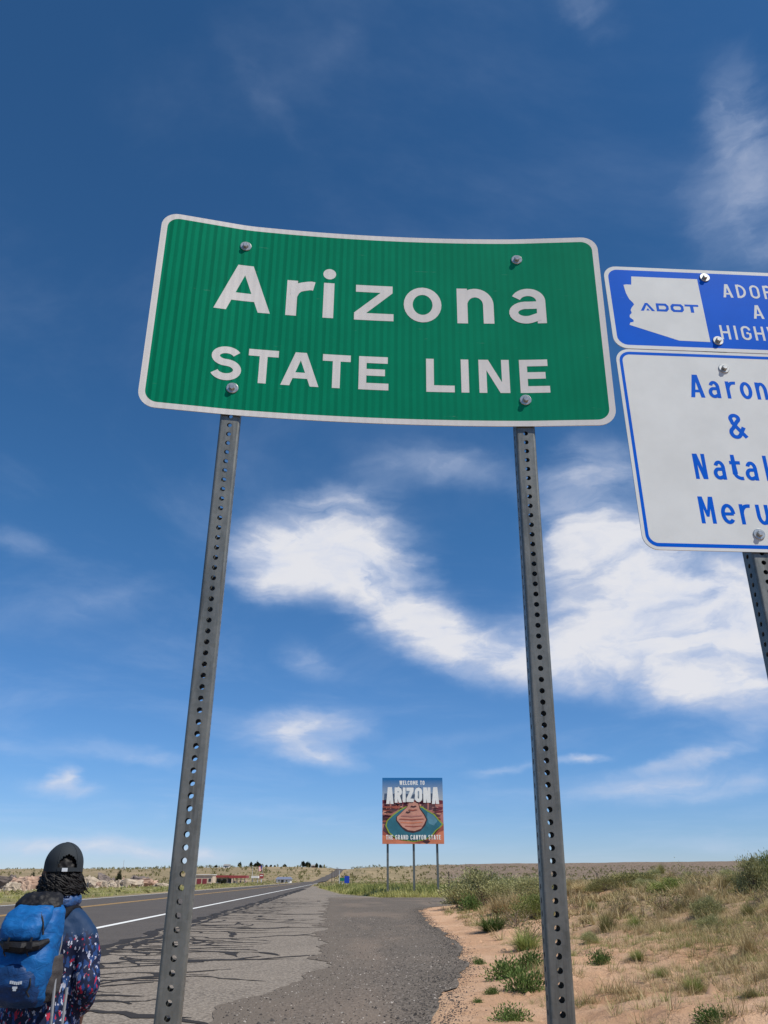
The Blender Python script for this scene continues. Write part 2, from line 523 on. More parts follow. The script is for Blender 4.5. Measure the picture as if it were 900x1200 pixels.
ys3 = sorted(set([-60, -30, -15] + [round(i * .12, 2) for i in range(-50, 500)] + [60.1, 60.6, 61.2, 61.8]))
def apron_l(y):
    return float(np.interp(y, AP_L_Y, AP_L_X)) + float(fbm(np.array([y / 1.1]), np.array([.3]), 3, 4)[0]) * .5
def apron_r(y):
    a = float(np.interp(y, TOE_Y, TOE_X)) if y < 40 else shoulder_r(y)
    return a + float(fbm(np.array([y / .9]), np.array([7.3]), 9, 4)[0]) * .22
apron = sheet('apron', ys3, apron_l, apron_r, 24, .010, M_APRON)
tag(apron, kind='structure')
av = np.empty(len(apron.data.vertices) * 3)
apron.data.vertices.foreach_get('co', av)
av = av.reshape(-1, 3)
al = np.array([apron_l(q) for q in ys3])
ed = av[:, 0] - np.repeat(al, 25)
va = apron.data.color_attributes.new('wear', 'FLOAT_COLOR', 'POINT')
wv_ = ss(1.3, .0, ed)
va.data.foreach_set('color', np.stack([wv_, wv_, wv_, np.ones_like(wv_)], -1).ravel())
# the old shoulder narrows away beside the highway past the turn-out
taper = sheet('pavement', [61.5 + i * 4 for i in range(32)], lambda y: -4.05 + MS * y, lambda y: float(np.interp(y, [61.5, 76, 128, 190], [-.2, -3.6, -9.2, -14.4])), 6, .003, M_SHOULDER)
tag(taper, kind='structure')

M_WHITE_PAINT = mat('road_paint_white', (.75, .75, .72), .7, vary=.12, vscale=6)
M_YELLOW_PAINT = mat('road_paint_yellow', (.50, .30, .09), .7, vary=.25, vscale=6)
M_TAR = mat('crack_sealant', (.034, .029, .025), .8, spec=.2)
def line(name, c, w, m, y0, y1, label=None):
    yy = [y for y in ys if y0 <= y <= y1]
    o = sheet(name, yy, lambda y: c + MS * y - w / 2, lambda y: c + MS * y + w / 2, 1, .006, m)
    return tag(o, kind='structure')
line('edge_line', -5.9, .20, M_WHITE_PAINT, -60, 330)
line('centre_line', -11.25, .14, M_YELLOW_PAINT, -60, 300)
line('centre_line', -11.00, .14, M_YELLOW_PAINT, -60, 300)
line('edge_line', -15.35, .18, M_WHITE_PAINT, -60, 330)

# sealed cracks wandering across the old shoulder
rc = random.Random(12)
cv, cf = [], []
def ribbon(pts, wid, z):
    k = len(cv)
    n = len(pts)
    for i, p in enumerate(pts):
        a, b = Vector(pts[max(0, i - 1)]), Vector(pts[min(n - 1, i + 1)])
        t = (b - a).normalized()
        nn = Vector((-t.y, t.x))
        ww = wid[i] / 2
        for sg in (-1, 1):
            x, y = p[0] + nn.x * ww * sg, p[1] + nn.y * ww * sg
            cv.append((x, y, z))
    for i in range(n - 1):
        cf.append((k + 2 * i, k + 2 * i + 1, k + 2 * i + 3, k + 2 * i + 2))
def wander(x, y, ang, length, w0, step=.16, jig=.45, z=.0085):
    pts, wid = [(x, y)], [w0 * .3]
    a = ang
    n = max(4, int(length / step))
    for i in range(n):
        a += rc.gauss(0, jig * 1.25)
        a += (ang - a) * .35
        x += math.cos(a) * step
        y += math.sin(a) * step * 1.3
        if x > apron_l(y) - .02 + .25 * rc.random() or y < -2: break
        pts.append((x, y))
        e = min(1, (n - i) / 4, (i + 1) / 2)
        wid.append(w0 * (.35 + 1.0 * rc.random() + (.9 if rc.random() < .07 else 0)) * max(.25, e))
    if len(pts) > 3:
        ribbon(pts, wid, z + rc.random() * .0006)
    return pts
y = 7.2
while y < 58:
    xs = -4.05 + MS * y
    L = (apron_l(y) - xs)
    frac = rc.choice([.45, .7, 1, 1, 1])
    st = xs + (0 if rc.random() < .65 else rc.random() * L * .5)
    p = wander(st, y, rc.uniform(-.10, .12), L * frac * rc.uniform(.6, 1.05), rc.uniform(.05, .13) * (1 + y * .008))
    if len(p) > 10 and rc.random() < .75:
        q = p[rc.randrange(3, len(p) - 3)]
        wander(q[0], q[1], rc.choice([-1, 1]) * rc.uniform(.5, 1.5), rc.uniform(.5, 1.8), rc.uniform(.07, .17))
    y += rc.uniform(.14, .42) * (1 + y * .022)
# sealed joint along the highway edge
for off, w0 in ((0, .24), (.34, .13)):
    pts = [(-4.05 + MS * yy + off + fbm(np.array([yy / 1.3]), np.array([off]), 5, 3)[0] * .35, yy) for yy in np.arange(6, 120, .3)]
    ribbon(pts, [w0 * (.55 + .8 * rc.random()) * (1 + .008 * p[1]) for p in pts], .0082 + off * .002)
cracks = link_mesh('crack_seal', cv, cf, M_TAR)
tag(cracks, 'black tar lines sealing the cracks in the old shoulder', 'crack seal', kind='stuff')

# ------------------------------------------------------------------ sign materials
def sheeting(col, stripe=.0, period=.0195, rough=.42, grey=.002):
    def bld(T, b):
        uv = T.n('ShaderNodeUVMap', uv_map='st').outputs[0]
        s = T.n('ShaderNodeSeparateXYZ')
        T.l(uv, s.inputs[0])
        n1, _ = T.noise(uv, 6, 5, .6)
        n2, _ = T.noise(uv, 420, 2, .5)
        c = T.mix(T.rng(n1, .3, .7), tuple(x * .95 for x in col), tuple(min(1, x * 1.05) for x in col))
        c = T.mix(T.math('MULTIPLY', n2, grey), c, (.5, .5, .5))
        if stripe:
            ph = T.math('ADD', T.math('MULTIPLY', s.outputs[0], 2 * math.pi / period), T.math('MULTIPLY', n1, 1.6))
            wv = T.math('MULTIPLY_ADD', T.math('SINE', ph), .5, .5)
            wv = T.rng(wv, .25, .75)
            wv2 = T.math('MULTIPLY_ADD', T.math('SINE', T.math('MULTIPLY', ph, .5)), .2, .8)
            am = T.rng(s.outputs[0], -.62, .40, stripe, stripe * .22, False)
            c = T.mix(T.math('MULTIPLY', T.math('MULTIPLY', wv, wv2), am), c, tuple(x * .42 for x in col))
        # thin scratches and road grime
        n3, _ = T.noise(T.mapping(uv, rot=(0, 0, R(35)), scale=(1, 14, 1)), 9, 4, .7)
        c = T.mix(T.math('MULTIPLY', T.rng(n3, .67, .75), .26), c, (.45, .5, .48))
        T.l(c, b.inputs['Base Color'])
        b.inputs['Specular IOR Level'].default_value = .03
    return bld
M_SGREEN = mat('green_sheeting', rough=.45, build=sheeting((.002, .215, .112), .62))
M_SWHITE = mat('white_sheeting', rough=.45, build=sheeting((.70, .68, .65), .16))
M_BLUE = mat('blue_sheeting', rough=.45, build=sheeting((.0002, .106, .60), 0))
M_PWHITE = mat('plain_white_sheeting', rough=.45, build=sheeting((.665, .688, .678), 0))
M_ALU = mat('aluminium', (.55, .56, .58), .42, .85, vary=.12, vscale=30)
def galv_nodes(T, b):
    c = T.n('ShaderNodeTexCoord').outputs['Object']
    n1, _ = T.noise(T.mapping(c, scale=(1, 1, .18)), 26, 6, .65)
    vo = T.n('ShaderNodeTexVoronoi')
    T.l(c, vo.inputs['Vector'])
    vo.inputs['Scale'].default_value = 110
    sp = T.n('ShaderNodeSeparateColor')
    T.l(vo.outputs['Color'], sp.inputs[0])
    col = T.mix(T.rng(n1, .3, .7), (.125, .129, .114), (.205, .209, .188))
    col = T.mix(T.math('MULTIPLY', sp.outputs[0], .2), col, (.31, .31, .30))
    n2, _ = T.noise(T.mapping(c, scale=(1, 1, .05)), 60, 4, .7)
    col = T.mix(T.math('MULTIPLY', T.rng(n2, .54, .68), .6), col, (.085, .083, .074))
    T.l(col, b.inputs['Base Color'])
    T.l(T.rng(n1, .2, .8, .38, .56), b.inputs['Roughness'])
    b.inputs['Metallic'].default_value = .6
M_GALV = mat('galvanised_steel', build=galv_nodes)
M_BOLT = mat('zinc_bolt', (.50, .50, .47), .34, .7, vary=.2, vscale=120)

# ------------------------------------------------------------------ sign geometry
def rot3(yaw, pit, rol):
    cy, sy, cp, sp, cr, sr = math.cos(yaw), math.sin(yaw), math.cos(pit), math.sin(pit), math.cos(rol), math.sin(rol)
    return Matrix(((cy, -sy, 0), (sy, cy, 0), (0, 0, 1))) @ Matrix(((1, 0, 0), (0, cp, -sp), (0, sp, cp))) @ Matrix(((cr, 0, sr), (0, 1, 0), (-sr, 0, cr)))
class Surf:
    """a sign face: (s right, t up, d towards the viewer) -> world; the face may be bowed"""
    def __init__(s, pos, yaw, pit, rol, bend=None):
        s.p, s.m, s.bend = Vector(pos), rot3(yaw, pit, rol), bend
    def __call__(s, a, b, d=0.0):
        k = s.bend(a, b) if s.bend else 0.0
        return s.p + s.m @ Vector((a, -k - d, b))
def rrect(x0, y0, x1, y1, r, n=8):
    P = []
    for cx, cy, a0 in ((x1 - r, y1 - r, 0), (x0 + r, y1 - r, 90), (x0 + r, y0 + r, 180), (x1 - r, y0 + r, 270)):
        for i in range(n + 1):
            a = R(a0 + 90 * i / n)
            P.append((cx + r * math.cos(a), cy + r * math.sin(a)))
    return P
def flat(name, polys, surf, d, material, parent, cut=.02, thick=0.0, dd=0.00001, smooth=False):
    """flat pieces (lists of (s,t) points, or (outer, inner) rings) laid on a sign face; cut finely so that they follow its bow"""
    bm = bmesh.new()
    lay = bm.verts.layers.float.new('d')
    for k, pl in enumerate(polys):
        dz = d + k * dd
        if isinstance(pl, tuple):
            o, i = pl
            vo = [bm.verts.new((a, b, 0)) for a, b in o]
            vi = [bm.verts.new((a, b, 0)) for a, b in i]
            for v in vo + vi: v[lay] = dz
            for j in range(len(o)):
                bm.faces.new((vo[j], vo[(j + 1) % len(o)], vi[(j + 1) % len(o)], vi[j]))
        else:
            vs = [bm.verts.new((a, b, 0)) for a, b in pl]
            for v in vs: v[lay] = dz
            try:
                bm.faces.new(vs)
            except ValueError:
                pass
    if cut:
        xs = [v.co.x for v in bm.verts]
        k = math.floor(min(xs) / cut) + 1
        while k * cut < max(xs):
            bmesh.ops.bisect_plane(bm, geom=bm.verts[:] + bm.edges[:] + bm.faces[:], plane_co=(k * cut, 0, 0), plane_no=(1, 0, 0), dist=1e-6)
            k += 1
        if surf.bend:
            yv = [v.co.y for v in bm.verts]
            k = math.floor(min(yv) / .04) + 1
            while k * .04 < max(yv):
                bmesh.ops.bisect_plane(bm, geom=bm.verts[:] + bm.edges[:] + bm.faces[:], plane_co=(0, k * .04, 0), plane_no=(0, 1, 0), dist=1e-6)
                k += 1
    bmesh.ops.recalc_face_normals(bm, faces=bm.faces)
    if bm.faces and sum(f.normal.z * f.calc_area() for f in bm.faces) < 0:
        bmesh.ops.reverse_faces(bm, faces=bm.faces)
    bm.faces.ensure_lookup_table()
    for f in bm.faces:
        f.normal_update()
        if f.normal.z < 0: f.normal_flip()
    st = {}
    if thick:
        front = bm.faces[:]
        ret = bmesh.ops.extrude_face_region(bm, geom=front, use_keep_orig=True)
        for v in [e for e in ret['geom'] if isinstance(e, bmesh.types.BMVert)]:
            v[lay] = d - thick
    bm.verts.index_update()
    uv = bm.loops.layers.uv.new('st')
    for f in bm.faces:
        for lp in f.loops:
            lp[uv].uv = (lp.vert.co.x, lp.vert.co.y)
    base = Vector(parent['_o'])
    for v in bm.verts:
        v.co = surf(v.co.x, v.co.y, v[lay]) - base
    if thick:
        bmesh.ops.recalc_face_normals(bm, faces=bm.faces)
    me = bpy.data.meshes.new(name)
    bm.to_mesh(me)
    bm.free()
    me.materials.append(material)
    if smooth: me.shade_smooth()
    o = bpy.data.objects.new(name, me)
    COL.objects.link(o)
    o.parent = parent
    o['_o'] = list(base)
    return o

# --- lettering: each letter drawn as strokes of even width, cap height 1
def seg(pts, sw):
    """ribbon along a centre line"""
    L, Rr = [], []
    n = len(pts)
    P = [Vector(p) for p in pts]
    closed = (P[0] - P[-1]).length < 1e-6
    for i in range(n):
        if closed and i in (0, n - 1):
            t = (P[1] - P[-2]).normalized()
            nn = Vector((-t.y, t.x)) * sw / 2
            L.append(P[i] + nn)
            Rr.append(P[i] - nn)
            continue
        if i == 0: t = (P[1] - P[0]).normalized(); sc_ = 1
        elif i == n - 1: t = (P[-1] - P[-2]).normalized(); sc_ = 1
        else:
            t1, t2 = (P[i] - P[i - 1]).normalized(), (P[i + 1] - P[i]).normalized()
            t = (t1 + t2).normalized()
            sc_ = 1 / max(.5, math.sqrt(max(1e-6, (1 + t1.dot(t2)) / 2)))
        nn = Vector((-t.y, t.x)) * sw / 2 * sc_
        L.append(P[i] + nn)
        Rr.append(P[i] - nn)
    return [[tuple(L[i]), tuple(Rr[i]), tuple(Rr[i + 1]), tuple(L[i + 1])] for i in range(n - 1)]
def strip(pts, sw):
    q = seg(pts, sw)
    return [('strip', q)]
def ell(cx, cy, rx, ry, a0, a1, n=16):
    return [(cx + rx * math.cos(R(a0 + (a1 - a0) * i / n)), cy + ry * math.sin(R(a0 + (a1 - a0) * i / n))) for i in range(n + 1)]
def box2(x0, y0, x1, y1):
    return [(x0, y0), (x1, y0), (x1, y1), (x0, y1)]
def diag(xb, yb, xt, yt, hw):
    return [(xb - hw, yb), (xb + hw, yb), (xt + hw, yt), (xt - hw, yt)]
def glyph(ch, w, s, xh=.76):
    """list of polygons; w letter width, s stroke width, xh lower-case height"""
    h = s / 2
    out = []
    def S(p): out.extend(seg(p, s))
    def B(*a): out.append(box2(*a))
    def D(*a): out.append(diag(*a))
    if ch == 'A':
        hw = s * .56
        o = hw * .28
        D(hw, 0, w / 2 - o, 1, hw); D(w - hw, 0, w / 2 + o, 1, hw)
        yb, yt = .22, .22 + s * .88
        xa = lambda y: hw + (w / 2 - o - hw) * y
        out.append([(xa(yb), yb), (w - xa(yb), yb), (w - xa(yt), yt), (xa(yt), yt)])
    elif ch == 'T':
        B(0, 1 - s, w, 1); B(w / 2 - h, 0, w / 2 + h, 1 - s)
    elif ch == 'E':
        B(0, 0, s, 1); B(s, 1 - s, w * .97, 1); B(s, .5 - h + .02, w * .88, .5 + h + .02); B(s, 0, w, s)
    elif ch == 'L':
        B(0, 0, s, 1); B(s, 0, w, s)
    elif ch in 'Il':
        B(w / 2 - h, 0, w / 2 + h, 1)
    elif ch == 'N':
        B(0, 0, s, 1); B(w - s, 0, w, 1)
        out.append([(s, 1), (s * .0, 1), (w - s, 0), (w, 0)] if False else [(s * .2, 1), (s * 1.25, 1), (w - s * .2, 0), (w - s * 1.25, 0)])
    elif ch == 'M':
        B(0, 0, s, 1); B(w - s, 0, w, 1)
        out.append([(s * .15, 1), (s * 1.15, 1), (w / 2 + h * .7, .25), (w / 2 - h * .7, .25)])
        out.append([(w - s * .15, 1), (w - s * 1.15, 1), (w / 2 - h * .7, .25), (w / 2 + h * .7, .25)])
    elif ch == 'H':
        B(0, 0, s, 1); B(w - s, 0, w, 1); B(s, .5 - h, w - s, .5 + h)
    elif ch == 'W':
        for a, b in ((h, w * .27), (w * .27, w * .5), (w * .73, w * .5), (w - h, w * .73)):
            D(b, 0, a, 1, h * 1.05) if a in (h, w - h) else D(a, 0, b, 1, h)
    elif ch == 'Y':
        B(w / 2 - h, 0, w / 2 + h, .45); D(w / 2, .42, h * 1.1, 1, h * 1.15); D(w / 2, .42, w - h * 1.1, 1, h * 1.15)
    elif ch == 'P':
        B(0, 0, s, 1); r = .27
        S([(s, 1 - h), (w - r, 1 - h)] + ell(w - r, 1 - h - (.56 - s) / 2, r - h, (.56 - s) / 2, 90, -90, 10) + [(s, .44 + h)])
    elif ch == 'R':
        B(0, 0, s, 1); r = .27
        S([(s, 1 - h), (w - r, 1 - h)] + ell(w - r, 1 - h - (.56 - s) / 2, r - h, (.56 - s) / 2, 90, -90, 10) + [(s, .44 + h)])
        D(w - h * 1.1, 0, w * .5, .46, h * 1.1)
    elif ch == 'D':
        B(0, 0, s, 1); r = min(w - s, .45)
        S([(s, 1 - h), (w - r, 1 - h)] + ell(w - r, .5, r - h, .5 - h, 90, -90, 14) + [(s, h)])
    elif ch in 'OCG':
        r = w / 2 - h
        if ch == 'O':
            S(ell(w / 2, 1 - h - r, r, r, 0, 180, 12) + ell(w / 2, h + r, r, r, 180, 360, 12) + [(w - h, 1 - h - r)])
        else:
            S([(w - h, .70)] + ell(w / 2, 1 - h - r, r, r, 0, 180, 12) + ell(w / 2, h + r, r, r, 180, 360, 12) + ([(w - h, .50)] if ch == 'G' else [(w - h, .3)]))
            if ch == 'G': B(w * .52, .42, w - s, .42 + s)
    elif ch == 'Z':
        B(0, 0, w, s); B(0, 1 - s, w, 1); out.append([(0, s), (s * 1.3, s), (w, 1 - s), (w - s * 1.3, 1 - s)])
    elif ch == 'S':
        ryu = (1 - s) * .235; ryl = (1 - s) * .265; rx = w / 2 - h
        S(ell(w / 2, 1 - h - ryu, rx * .93, ryu, 22, 262, 18) + ell(w / 2, h + ryl, rx, ryl, 82, -160, 18))
    elif ch == 'Y2':
        pass
    elif ch == 'r':
        B(0, 0, s, xh)
        S(ell(s + .30, xh - .38, .30 + h * .4, .38 - h, 172, 78, 10)[0:] + [(w, xh - h * 1.05)]) if False else S([(s * .5, xh * .56), (s * .72, xh * .70), (s * 1.05, xh * .80), (s * 1.5, xh - h * 1.28), (s * 2.0, xh - h * 1.02), (w * .9, xh - h * .95), (w, xh - h * 1.05)])
    elif ch == 'i':
        B(w / 2 - h, 0, w / 2 + h, xh)
        out.append(ell(w / 2, xh + .20, h * 1.22, h * 1.22, 0, 345, 23))
    elif ch == 'z':
        B(0, 0, w, s * .95); B(w * .03, xh - s * .95, w * .97, xh)
        out.append([(0, s * .95), (s * 1.35, s * .95), (w * .97, xh - s * .95), (w * .97 - s * 1.35, xh - s * .95)])
    elif ch == 'o':
        S(ell(w / 2, xh / 2, w / 2 - h, xh / 2 - h, 0, 360, 28))
    elif ch in 'nhu':
        if ch == 'u':
            B(w - s, 0, w, xh)
            S([(h, xh)] + ell(w / 2, .36 - h + h, w / 2 - h, .36 - h, 180, 350, 14))
        else:
            B(0, 0, s, 1 if ch == 'h' else xh)
            S(ell(w / 2, xh - .36, w / 2 - h, .36 - h, 165, 0, 14) + [(w - h, 0)])
    elif ch == 'a':
        S([(w - h, 0), (w - h, xh - .30)] + ell(w / 2 + .02, xh - .28, w / 2 - h - .02, .28 - h, 0, 158, 14))
        bt = .48
        S([(w - s * .8, bt - h)] + ell(w * .46, bt / 2, w * .46 - h, bt / 2 - h, 80, 290, 16) + [(w - s * .7, s * .95)])
    elif ch == 'e':
        S(ell(w / 2, xh / 2, w / 2 - h, xh / 2 - h, 0, 318, 26))
        B(h, xh / 2 - h * .85, w - h * .9, xh / 2 + h * .85)
    elif ch == 't':
        c = w * .38
        S([(c, 1.0), (c, .25)] + ell(c + .22, .25, .22, .25 - h, 180, 285, 8))
        B(0, xh - s, c - h, xh); B(c + h, xh - s, w, xh)
    elif ch == '&':
        S([(w, h * .8), (w * .30, .62)] + ell(w * .46, .80, w * .24, .20 - h, 205, -60, 14) + [(w * .30, .44)] + ell(w * .40, .25, w * .40 - h, .25 - h, 120, 330, 14) + [(w * .92, .46)])
    return out
def letter(ch, surf, s0, s1, t0, cap, stroke, d, material, parent, xh=.76, dd=.00001, cut=.02):
    w = (s1 - s0) / cap
    P = glyph(ch, w, stroke / cap, xh)
    P = [[(s0 + x * cap, t0 + y_ * cap) for x, y_ in pl] for pl in P]
    return flat('letter', P, surf, d, material, parent, cut=cut, dd=dd)

# --- perforated square post
def perforated_post(name, foot, top, x_dir, parent, a=.0254, pitch=.0254, rcn=.006, th=.0028, rad=.0062):
    foot, top = Vector(foot), Vector(top)
    zax = (top - foot).normalized()
    L = (top - foot).length
    xax = (Vector(x_dir) - zax * Vector(x_dir).dot(zax)).normalized()
    yax = zax.cross(xax)
    nseg = int(L / pitch)
    hw = a - rcn
    ring = []
    for k in range(12):
        an = R(15 + 30 * k)
        c, s_ = math.cos(an), math.sin(an)
        if k % 3 == 1:
            bx, bz = math.copysign(hw, c), math.copysign(pitch / 2, s_)
        elif k % 3 == 0 and abs(c) > abs(s_) or (k % 3 == 2 and abs(c) > abs(s_)):
            bx, bz = math.copysign(hw, c), math.copysign(pitch / 2 * .36, s_)
        else:
            bx, bz = math.copysign(hw * .36, c), math.copysign(pitch / 2, s_)
        ring.append(((bx, bz), (rad * c, rad * s_)))
    sv, sf = [], []
    for layer_ in (0, 1):
        y0 = -a if layer_ == 0 else -(a - th)
        for (b_, c_) in ring: sv.append((b_[0], y0, b_[1]))
        for (b_, c_) in ring: sv.append((c_[0], y0, c_[1]))
    for k in range(12):
        j = (k + 1) % 12
        sf.append((k, j, 12 + j, 12 + k))
        sf.append((24 + j, 24 + k, 36 + k, 36 + j))
        sf.append((12 + k, 12 + j, 36 + j, 36 + k))
    sv = np.array(sv)
    V, F = [], []
    base = 0
    for face in range(4):
        c, s_ = math.cos(face * math.pi / 2), math.sin(face * math.pi / 2)
        rv = np.stack([sv[:, 0] * c - sv[:, 1] * s_, sv[:, 0] * s_ + sv[:, 1] * c, sv[:, 2]], -1)
        for i in range(nseg):
            q = rv.copy()
            q[:, 2] += (i + .5) * pitch
            V.append(q)
            F.extend([tuple(x + base for x in f) for f in sf])
            base += len(q)
    V = np.vstack(V)
    Lz = nseg * pitch
    cvs, cfs = [], []
    for q in range(4):
        a0 = q * 90 - 90
        cx, cy = (hw, -hw) if q == 0 else (hw, hw) if q == 1 else (-hw, hw) if q == 2 else (-hw, -hw)
        for rd in (rcn, rcn - th):
            k = len(cvs)
            for i in range(5):
                an = R(a0 + 22.5 * i)
                for z in (0, Lz):
                    cvs.append((cx + rd * math.cos(an), cy + rd * math.sin(an), z))
            for i in range(4):
                f = (k + 2 * i, k + 2 * i + 2, k + 2 * i + 3, k + 2 * i + 1)
                cfs.append(f if rd == rcn else f[::-1])
    F.extend([tuple(x + base for x in f) for f in cfs])
    V = np.vstack([V, np.array(cvs)])
    Mx = np.array([list(xax), list(yax), list(zax)])
    W = V @ Mx + np.array(foot)
    o = link_mesh(name, W, F, M_GALV, parent)
    return o
def bolt(surf, s, t, d, parent, wr=.0152, hr=.0078, hh=.0072):
    rb = random.Random(int(s * 1e4) + int(t * 1e3))
    V, F = [], []
    n = 24
    prof = [(0.0, wr), (.0016, wr), (.0024, wr * .93), (.0024, hr * .9)]
    def ringpts(pr, nn, dist, a0=0):
        return [tuple(surf(s + pr * math.cos(a0 + 2 * math.pi * i / nn), t + pr * math.sin(a0 + 2 * math.pi * i / nn), d + dist)) for i in range(nn)]
    for dist, pr in prof: V += ringpts(pr, n, dist)
    for k in range(len(prof) - 1):
        for i in range(n):
            F.append((k * n + i, k * n + (i + 1) % n, (k + 1) * n + (i + 1) % n, (k + 1) * n + i))
    washer_v, washer_f = V, F
    a0 = rb.random() * 1.0
    V, F = [], []
    hp = [(.0024, hr), (.0024 + hh * .82, hr), (.0024 + hh, hr * .82)]
    for dist, pr in hp: V += ringpts(pr, 6, dist, a0)
    for k in range(2):
        for i in range(6):
            F.append((k * 6 + i, k * 6 + (i + 1) % 6, (k + 1) * 6 + (i + 1) % 6, (k + 1) * 6 + i))
    F.append(tuple(12 + i for i in range(6)))
    o = link_mesh('bolt', V, F, M_BOLT, parent)
    link_mesh('washer', washer_v, washer_f, M_BOLT, o)
    return o

# ------------------------------------------------------------------ green state line sign
BS = .381
def bend0(s, t):
    W, Hh = .6096, .3048
    if s < -BS: return (.0405 * (t / Hh + 1) / 2 + .0273 * (1 - t / Hh) / 2) * ((-s - BS) / (W - BS))
    if s > BS: return .0263 * ((s - BS) / (W - BS))
    return -.0151 * (1 - (s / BS) ** 2)
def bend_g(s, t):
    return sum(bend0(s + k * .012, t) for k in (-2, -1, 0, 1, 2)) / 5
GS = Surf((-.0074, 1.836, 1.3788 + CZ), .0589, .0175, .0104, bend_g)
lf, lt = GS(-BS, -.2271, -.006), GS(-BS, .231, -.006)
def px_ray(u, v):
    x, y_ = (u - 450) / 970, (600 - v) / 970
    return Vector((x, math.cos(TH) - y_ * math.sin(TH), math.sin(TH) + y_ * math.cos(TH)))
def on_plane(u, v, surf, d):
    n = surf.m @ Vector((0, -1, 0))
    p0 = surf.p + n * d
    r = px_ray(u, v)
    o = Vector((0, 0, CZ))
    return o + r * ((p0 - o).dot(n) / r.dot(n))
groot = root('state_line_sign', (0, 1.9, -.45), 'large green state line sign with white lettering, bowed between two perforated steel posts', 'road sign')
GW, GH = .6096, .3048
flat('sign_panel', [rrect(-GW, -GH, GW, GH, .045)], GS, 0, M_ALU, groot, thick=.0025)
flat('border', [(rrect(-GW, -GH, GW, GH, .045), rrect(-GW + .016, -GH + .016, GW - .016, GH - .016, .032))], GS, .0003, M_SWHITE, groot)
face = flat('sign_face', [rrect(-GW + .016, -GH + .016, GW - .016, GH - .016, .032)], GS, .0003, M_SGREEN, groot)
cap1 = .152
for ch, a, b in (('A', -.450, -.301), ('r', -.260, -.186), ('i', -.162, -.128), ('z', -.074, .034), ('o', .062, .166), ('n', .209, .310), ('a', .352, .452)):
    letter(ch, GS, a, b, .0135, cap1, .0245 if ch in 'oaz' else .029, 0.0006, M_SWHITE, face, xh=.765)
for ch, a, b in (('S', -.443, -.363), ('T', -.347, -.269), ('A', -.260, -.161), ('T', -.153, -.079), ('E', -.057, .022), ('L', .122, .197), ('I', .214, .236), ('N', .262, .343), ('E', .370, .447)):
    letter(ch, GS, a, b, -.2055, .1025, .0205, 0.0006, M_SWHITE, face)
for s in (-BS, BS):
    for t in (.231, -.227):
        bolt(GS, s, t, .0006, groot)
POST_D = -.0052 - .0254
for s, pa, pb in ((-BS, (267.7, 498), (196, 1180)), (BS, (617, 508), (661, 1190))):
    A_, B_ = on_plane(*pa, GS, -.0052), on_plane(*pb, GS, -.0052)
    ax = (A_ - B_).normalized()
    yawx = GS.m @ Vector((1, 0, 0))
    back = GS.m @ Vector((0, 1, 0))
    foot = B_ + ax * ((-.50 - B_.z) / ax.z) + back * .0254
    top = A_ + ax * (.50 / ax.z) + back * .0254
    # keep a row of holes where the photograph has one
    k = ((A_ + back * .0254) - foot).length / .0254
    foot = foot + ax * ((k - .5) % 1.0) * .0254
    tw = Matrix.Rotation(R(5.5 if s < 0 else -5.0), 3, 'Z')
    perforated_post('post', foot, top, tw @ yawx, groot)

# ------------------------------------------------------------------ adopt a highway sign
WS = Surf((.949, 1.936, .750 + CZ), .06, -.026, .002)
aroot = root('adopt_a_highway_sign', (.95, 1.97, -.45), 'blue and white adopt a highway sign stacked on one perforated post at the right edge', 'road sign')
WW = .3035
white = flat('white_panel', [rrect(-WW, 0, WW, .6096, .04)], WS, 0, M_ALU, aroot, thick=.0025, cut=0)
flat('sheeting', [rrect(-WW, 0, WW, .6096, .04)], WS, .0003, M_PWHITE, white, cut=0)
flat('border', [(rrect(-WW + .009, .0085, WW - .009, .6011, .032), rrect(-WW + .0175, .0185, WW - .0175, .5915, .023))], WS, .00045, M_BLUE, white, cut=0)
ST = .0101
for ch, a, b in (('A', -.109, -.069), ('a', -.057, -.024), ('r', -.006, .023), ('o', .033, .067), ('n', .078, .110)):
    letter(ch, WS, a, b, .456, .075, ST, .00045, M_BLUE, white, xh=.75, cut=0)
letter('&', WS, -.022, .024, .328, .079, .011, .00045, M_BLUE, white, cut=0)
for ch, a, b in (('N', -.137, -.104), ('a', -.087, -.054), ('t', -.040, -.011), ('a', -.001, .032), ('l', .050, .066), ('i', .080, .094), ('e', .106, .140)):
    letter(ch, WS, a, b, .203, .0755, ST, .00045, M_BLUE, white, xh=.75, cut=0)
for ch, a, b in (('M', -.143, -.104), ('e', -.088, -.051), ('r', -.038, -.009), ('u', .005, .038)):
    letter(ch, WS, a, b, .0755, .0765, ST, .00045, M_BLUE, white, xh=.75, cut=0)
BY0, BY1 = .6125, .9086
blue = flat('blue_panel', [rrect(-WW, BY0, WW, BY1, .04)], WS, 0, M_ALU, aroot, thick=.0025, cut=0)
flat('border', [(rrect(-WW, BY0, WW, BY1, .04), rrect(-WW + .012, BY0 + .012, WW - .012, BY1 - .012, .030))], WS, .0003, M_PWHITE, blue, cut=0)
flat('sheeting', [rrect(-WW + .012, BY0 + .012, WW - .012, BY1 - .012, .030)], WS, .0003, M_BLUE, blue, cut=0)
state = [(-.222, .873), (-.024, .873), (-.023, .645), (-.113, .646), (-.250, .695), (-.247, .703), (-.237, .706), (-.236, .713), (-.246, .722), (-.245, .730), (-.238, .738), (-.240, .748), (-.236, .757), (-.227, .769), (-.230, .776), (-.239, .788), (-.243, .800), (-.246, .810), (-.2495, .840), (-.242, .842), (-.226, .842)]
flat('state_outline', [state], WS, .00045, M_PWHITE, blue, cut=0)
lt0, lt1 = .7475, .7765
LC = lt1 - lt0
